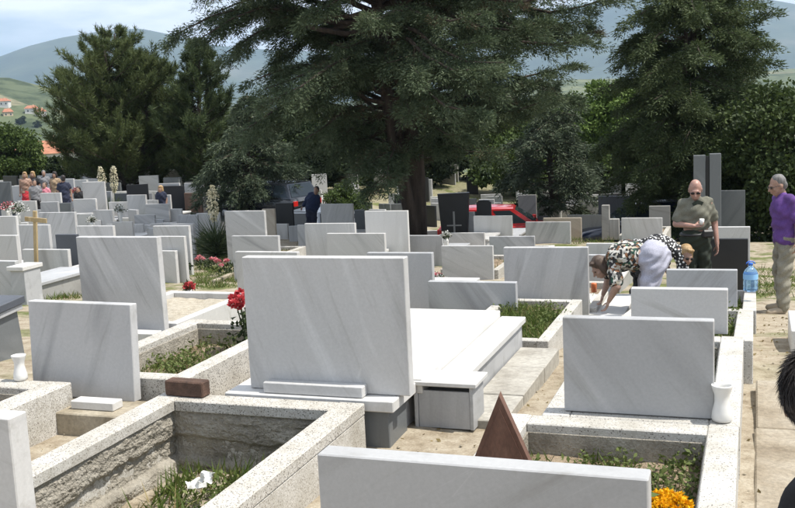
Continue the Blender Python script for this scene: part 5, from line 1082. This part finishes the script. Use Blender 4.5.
for k in range(900):
    c = G(random.uniform(-6, 2.), random.uniform(4, 12)); vv, uu = vu(c)
    if PIT[0] < vv < PIT[1] and PIT[2] < uu < PIT[3]: continue
    r = random.uniform(.004, .016); z = T(c.x, c.y)
    pb.add([(c.x+a*r*random.uniform(.6, 1.3), c.y+b*r*random.uniform(.6, 1.3), z+.006+e*r*random.uniform(.6, 1.2)) for a, b, e in octv], octf)
tag(pb.build('pebbles', 'concrete'), 'small pebbles on the sandy ground', 'pebbles', kind='stuff')

def yucca(px, py, z, label, h, spikes, r=.42, n=260, seed=0):
    rs = np.random.RandomState(seed); p = at(px, py, z); root = empty('yucca_plant', (p.x, p.y, T(p.x, p.y))); tag(root, label, 'plant')
    d = rs.normal(size=(n, 3)); d[:, 2] = np.abs(d[:, 2])*.8+.05; d /= np.linalg.norm(d, axis=1, keepdims=True); Pq = rs.normal(size=(n, 3))*.06; Pq[:, 2] = rs.uniform(.05, .4, n)
    tris('leaf_rosette', Pq, d, rs.uniform(.7, 1.15, n)*r*1.4, .04, 'yucca', root)
    for (dx, hs) in spikes:
        mb = MB(); mb.tube([(dx*.3, 0, .2), (dx*.8, 0, h*.5), (dx, 0, hs)], [.02, .016, .008], 6); s = mb.build('flower_stalk', 'yucca', root, True)
        m_ = 420; t = rs.random(m_); zc = hs*(.52+.48*t); rad = .13*np.sin(np.clip(t, .05, .97)*math.pi)**.6; a = rs.uniform(0, 6.28, m_); q = np.sqrt(rs.random(m_))*rad
        Pf = np.stack([dx*(.85+.15*t)+np.cos(a)*q, np.sin(a)*q, zc], 1); dd = np.stack([np.cos(a), np.sin(a), -.7+rs.normal(size=m_)*.4], 1); tris('blossom', Pf, dd, rs.uniform(.04, .075, m_), .035, 'petal_cream', s, quad=True, bend=.15)
yucca(215, 232, 23.5, 'yucca with one tall cream flower spike beside the streaked headstone', 1.3, [(.0, 1.75)], .62, 340, 1)
yucca(109, 195, 35.5, 'pair of yuccas with two cream flower spikes near the mourners', 1.3, [(-.22, 1.95), (.24, 1.95)], .6, 340, 2)
def roses(p, label, mat, nb, spread, h, seed, stems=5):
    rs = np.random.RandomState(seed); root = empty('rose_bush', p); tag(root, label, 'flowers'); mb = MB()
    for k in range(stems): a = rs.uniform(0, 6.28); mb.tube([(0, 0, 0), (math.cos(a)*spread*.3, math.sin(a)*spread*.3, h*.5), (math.cos(a)*spread*.7, math.sin(a)*spread*.7, h*.9)], .006, 5)
    mb.build('stems', 'yucca', root)
    m_ = 160; Pq = rs.normal(size=(m_, 3))*np.array([spread*.5, spread*.5, 0]); Pq[:, 2] = rs.uniform(.1, .8, m_)*h; tris('leaves', Pq, rs.normal(size=(m_, 3)), rs.uniform(.04, .07, m_), .035, 'leaf_dark', root, quad=True, bend=.1)
    for k in range(nb):
        c = rs.normal(size=3)*np.array([spread*.55, spread*.55, h*.14]); c[2] += h*.88; q = 46; d = rs.normal(size=(q, 3)); d /= np.linalg.norm(d, axis=1, keepdims=True); d[:, 2] = d[:, 2]*.6+.25
        tris('blossom', c[None]+d*.012, d, rs.uniform(.03, .055, q), .035, mat, root, quad=True, bend=.2)
p = G(-4.24, 7.70, .08); roses(p, 'red roses growing beside the large blank headstone', 'petal_red', 8, .1, .52, 4)
p = hitground(228, 276); roses(p, 'pink roses on the grass behind the large blank headstone', 'petal_pink', 6, .28, .32, 5)
p = hitground(207, 270); roses(p, 'pink roses on the grass beside the small glossy shrub', 'petal_pink', 5, .25, .28, 6)
# marigolds at the bottom edge
p = at(664, 506, 4.2); root = empty('marigold_bouquet', p); tag(root, 'bunch of bright yellow marigolds beside the wide low headstone', 'flowers')
mb = MB(); mb.tube([(0, 0, -.4), (0, 0, -.05)], .03, 8); mb.build('stems', 'yucca', root)
for k in range(15):
    a = k*2.4; r = .1*math.sqrt((k+.5)/15); c = np.array([math.cos(a)*r, math.sin(a)*r*.9, .03-1.6*r*r*2+random.uniform(-.01, .01)]); q = 90; d = unit(q); d[:, 2] = np.abs(d[:, 2])*.7+.1
    tris('blossom', c[None]+d*.008, d, rnd(q, .018, .036), .016, 'petal_yellow', root, quad=True, bend=.25)
mm_ = 40; tris('leaves', np.random.normal(size=(mm_, 3))*.05-np.array([0, 0, .07]), unit(mm_), .07, .03, 'leaf_broad', root, quad=True)
# little bouquets and ornaments on the graves
def bouquet(px, py, z, label, mat, r=.13, n=220):
    p = at(px, py, z); g = T(p.x, p.y); p.z = min(p.z, g+.16) if z < 20 else p.z; root = empty('flower_bouquet', p); tag(root, label, 'flowers'); q = n; d = unit(q); d[:, 2] = np.abs(d[:, 2]); P = d*r*np.random.random((q, 1))**.5
    k = q//2; tris('blossoms', P[:k], d[:k], rnd(k, .03, .06), .04, mat, root, quad=True, bend=.2); tris('leaves', P[k:], unit(q-k), rnd(q-k, .05, .09), .03, 'leaf_dark', root, quad=True)
    hh = p.z-T(p.x, p.y); mb = MB(); mb.lathe([(.03, -min(.5, hh)), (.05, -.08), (.045, -.01), (.03, -.02)], 14); mb.build('pot', 'ceramic', root, True)
bouquet(436, 262, 16.4, 'salmon artificial flowers beside the headstone with the incised cross', 'petal_pink', .1); bouquet(440, 268, 16.0, 'white porcelain flowers beside the headstone with the incised cross', 'petal_white', .11)
bouquet(446, 237, 20.5, 'white figurine with flowers between two low headstones', 'petal_white', .1); bouquet(18, 212, 24.5, 'white and pink wreath among the pale headstones', 'petal_white', .25, 360); bouquet(8, 209, 25, 'pink plastic flowers among the pale headstones', 'petal_pink', .18); bouquet(92, 221, 25, 'white ornament beside the small pale headstone', 'petal_white', .12)
bouquet(120, 211, 27, 'dark bouquet with white ribbon near the small headstones', 'petal_white', .16); bouquet(188, 267, 15.5, 'red and white flowers by the small glossy shrub', 'petal_red', .08); bouquet(418, 194, 40, 'red flowers beside the far parked cars', 'petal_red', .2); bouquet(297, 197, 38, 'red and white wreath beside the evergreen bush', 'petal_red', .25, 300)
bouquet(76, 193, 38, 'red flowers among the mourners', 'petal_red', .2); bouquet(56, 188, 40, 'cream bouquet carried before the mourner in navy', 'petal_cream', .14)
# water bottle on the kerb
p = at(750.5, 291, 11.4); bt = empty('water_bottle', p); tag(bt, 'big blue plastic water bottle standing on the white kerb', 'bottle')
v_, u_ = vu(p)
mb = MB(); mb.lathe([(.06, 0), (.078, .01), (.08, .05), (.074, .06), (.08, .07), (.08, .12), (.074, .13), (.08, .14), (.08, .2), (.07, .235), (.045, .265), (.024, .28), (.022, .3)], 22); mb.build('body', 'bottle_blue', bt, True)
mb = MB(); mb.lathe([(.026, .3), (.027, .325), (.02, .328)], 16); mb.build('cap', 'cap_blue', bt, True)
mb = MB(); mb.tube([(math.cos(a)*.05, 0, .31+.035*math.sin(a)) for a in np.linspace(0, math.pi, 9)], .006, 6); mb.build('handle', 'cap_blue', bt, True)
mb = MB(); n = 22; vs = [(.0815*math.cos(t), .0815*math.sin(t), z) for z in (.14, .2) for t in [k*2*math.pi/n for k in range(n)]]; mb.add(vs, [(k, (k+1) % n, n+(k+1) % n, n+k) for k in range(n)]); mb.build('label_band', 'label_blue', bt, True)
# lantern and basin near the bending woman, white slab under her hands
p = at(594, 292, 12.0); mb = MB(); mb.lathe([(.035, 0), (.035, .1), (.03, .11)], 14); o = mb.build('grave_candle', 'orange_plastic', None, True); o.location = p; tag(o, 'small orange grave candle on the slab before the bending person', 'candle')
e = frame('grave_slab', *vu(at(597, 305, 12.0)), at(597, 305, 12.0).z-.3); tag(e, 'white marble slab under the hands of the bending person', 'grave slab'); mb = MB(); mb.cbox(-.35, .35, -.5, .7, -.2, .25, .006); mb.build('body', 'marble_blue', e); mb = MB(); mb.cbox(-.38, .38, -.52, .72, .252, .3, .006); mb.build('cover_slab', 'marble_white', e)
p = at(607, 318, 10.6); mb = MB(); mb.tube([(.17*math.cos(a), .1*math.sin(a), .0) for a in np.linspace(0, 2*math.pi, 25)], .014, 8); mb.lathe([(.1, -.12), (.15, -.02), (.15, -.01)], 20); o = mb.build('metal_basin', 'metal_grey', None, True); o.location = p; tag(o, 'grey metal basin before the bending person', 'basin')
# concrete strips on the grass, stray block by the path
for k, (a, b) in enumerate((((203, 263), (236, 253)), ((214, 284), (240, 273)), ((206, 249), (226, 243)))):
    A, B = hitground(*a), hitground(*b); L = (B-A).length; mb = MB(); mb.cbox(0, L, -.05, .05, -.06, .07, .006); o = mb.build('concrete_strip', 'concrete'); o.location = A; o.rotation_euler = (0, -math.asin((B.z-A.z)/L), math.atan2(B.y-A.y, B.x-A.x)); tag(o, ['long pale concrete strip edging the grass by the yucca', 'pale concrete strip beside the pink roses', 'short concrete strip at the foot of the yucca'][k], 'edging')
A = hitground(791, 352); e = empty('marble_block', A, -TH); mb = MB(); mb.cbox(0, .5, 0, .9, -.1, .2, .006); mb.build('block', 'marble_white', e); tag(e, 'white marble block beside the sandy path', 'stone block')
e = frame('path_slab', .55, 6.3, 0); tag(e, 'worn beige concrete slabs of the path along the kerbs', kind='structure')
for (a0, a1, b0, b1) in ((-.54, .3, -1.0, .35), (.31, 1.0, -.9, .35), (-.53, .5, .36, 1.5)):
    mb = MB(); mb.cbox(a0, a1, b0, b1, -.08, .016+.006*random.random(), .012); mb.build('slab', 'path_concrete', e)
# houses beyond the cemetery
def house(px, py, z, w, d, h, label, wall='plaster_white', rz=0., roof_h=2.2):
    p = at(px, py, z); g = T(p.x, p.y); H_ = p.z-g
    if z > 200: p = hitground(px, py+6); g = p.z-.3; H_ = h
    e = empty('house', (p.x, p.y, g), rz); tag(e, label, 'house')
    mb = MB(); mb.cbox(-w/2, w/2, -d/2, d/2, -2, H_, .02); wl0 = mb.build('wall', wall, e)
    mb = MB(); o_ = .5; mb.add([(-w/2-o_, -d/2-o_, H_), (w/2+o_, -d/2-o_, H_), (w/2+o_, d/2+o_, H_), (-w/2-o_, d/2+o_, H_), (-w/2+w*.2, 0, H_+roof_h), (w/2-w*.2, 0, H_+roof_h)], [(0, 1, 5, 4), (1, 2, 5), (2, 3, 4, 5), (3, 0, 4), (0, 3, 2, 1)]); rf = mb.build('roof', 'roof_tile', e)
    mb = MB(); mb.cbox(w*.1, w*.1+.6, .3, .9, H_+.5, H_+roof_h+.6, .02); mb.build('chimney', 'plaster_ochre', rf)
    for k in range(max(2, int(w/3))):
        x = -w/2+w*(k+.5)/max(2, int(w/3))
        mb = MB(); mb.cbox(x-.5, x+.5, -d/2-.04, -d/2+.02, H_-2.3, H_-1., .02); f = mb.build('window', 'plaster_white', e); mb = MB(); mb.cbox(x-.42, x+.42, -d/2-.055, -d/2-.03, H_-2.22, H_-1.08, .01); mb.build('pane', 'glass_car', f)
house(46, 153, 130, 8, 7, 4, 'house with orange tiled roof just behind the mourners', rz=.4, roof_h=1.6); house(67, 150, 135, 6, 6, 4, 'smaller orange roofed house beside the broad left pine', 'plaster_ochre', rz=-.3, roof_h=1.6)
house(32, 107, 620, 8, 6, 3, 'white house with orange roof on the green hillside', rz=.2, roof_h=2); house(41, 110, 600, 5, 5, 3, 'small white house below its neighbour on the green hillside', rz=-.4); house(3, 101, 700, 9, 7, 4, 'tall white house at the edge of the hillside village', rz=.1, roof_h=2); house(8, 110, 590, 6, 5, 2.5, 'low house with brownish walls on the green hillside', 'plaster_ochre', rz=.5); house(607, 89, 900, 22, 12, 8, 'long white house far across the valley between trees', rz=.1, roof_h=3)
# far scrub and trees on the hillside below the village
for k, (px, py, z, r) in enumerate(((22, 125, 330, 3.2), (38, 128, 300, 2.6), (10, 118, 420, 3.6), (52, 116, 480, 3.8), (60, 104, 600, 4.), (24, 112, 560, 3.6))):
    p = hitground(px, py) if py > 122 else at(px, py, z); g = T(p.x, p.y); broad('field_tree', 'round tree on the green hillside below the village', (p.x, p.y, g-.3), 4, r*.9, (r, r, r*.8), 'leaf_dark', 2500, r*.2, 90+k, group='trees dotted over the hillside', clumps=30)

# ================================================================ HAZE
hz = MB(); hz.cbox(-9000, 9000, -2600, 9300, -75, 640, 1.)
hm = bpy.data.materials.new('haze'); hm.use_nodes = True; hn = hm.node_tree.nodes; hn.clear(); ho = hn.new('ShaderNodeOutputMaterial'); pv_ = hn.new('ShaderNodeVolumePrincipled')
pv_.inputs['Color'].default_value = (.52, .72, 1, 1); pv_.inputs['Density'].default_value = .00012; pv_.inputs['Anisotropy'].default_value = .1; hm.node_tree.links.new(pv_.outputs[0], ho.inputs['Volume']); MAT['haze'] = hm
tag(hz.build('haze', 'haze'), 'thin summer haze over the valley', kind='stuff')
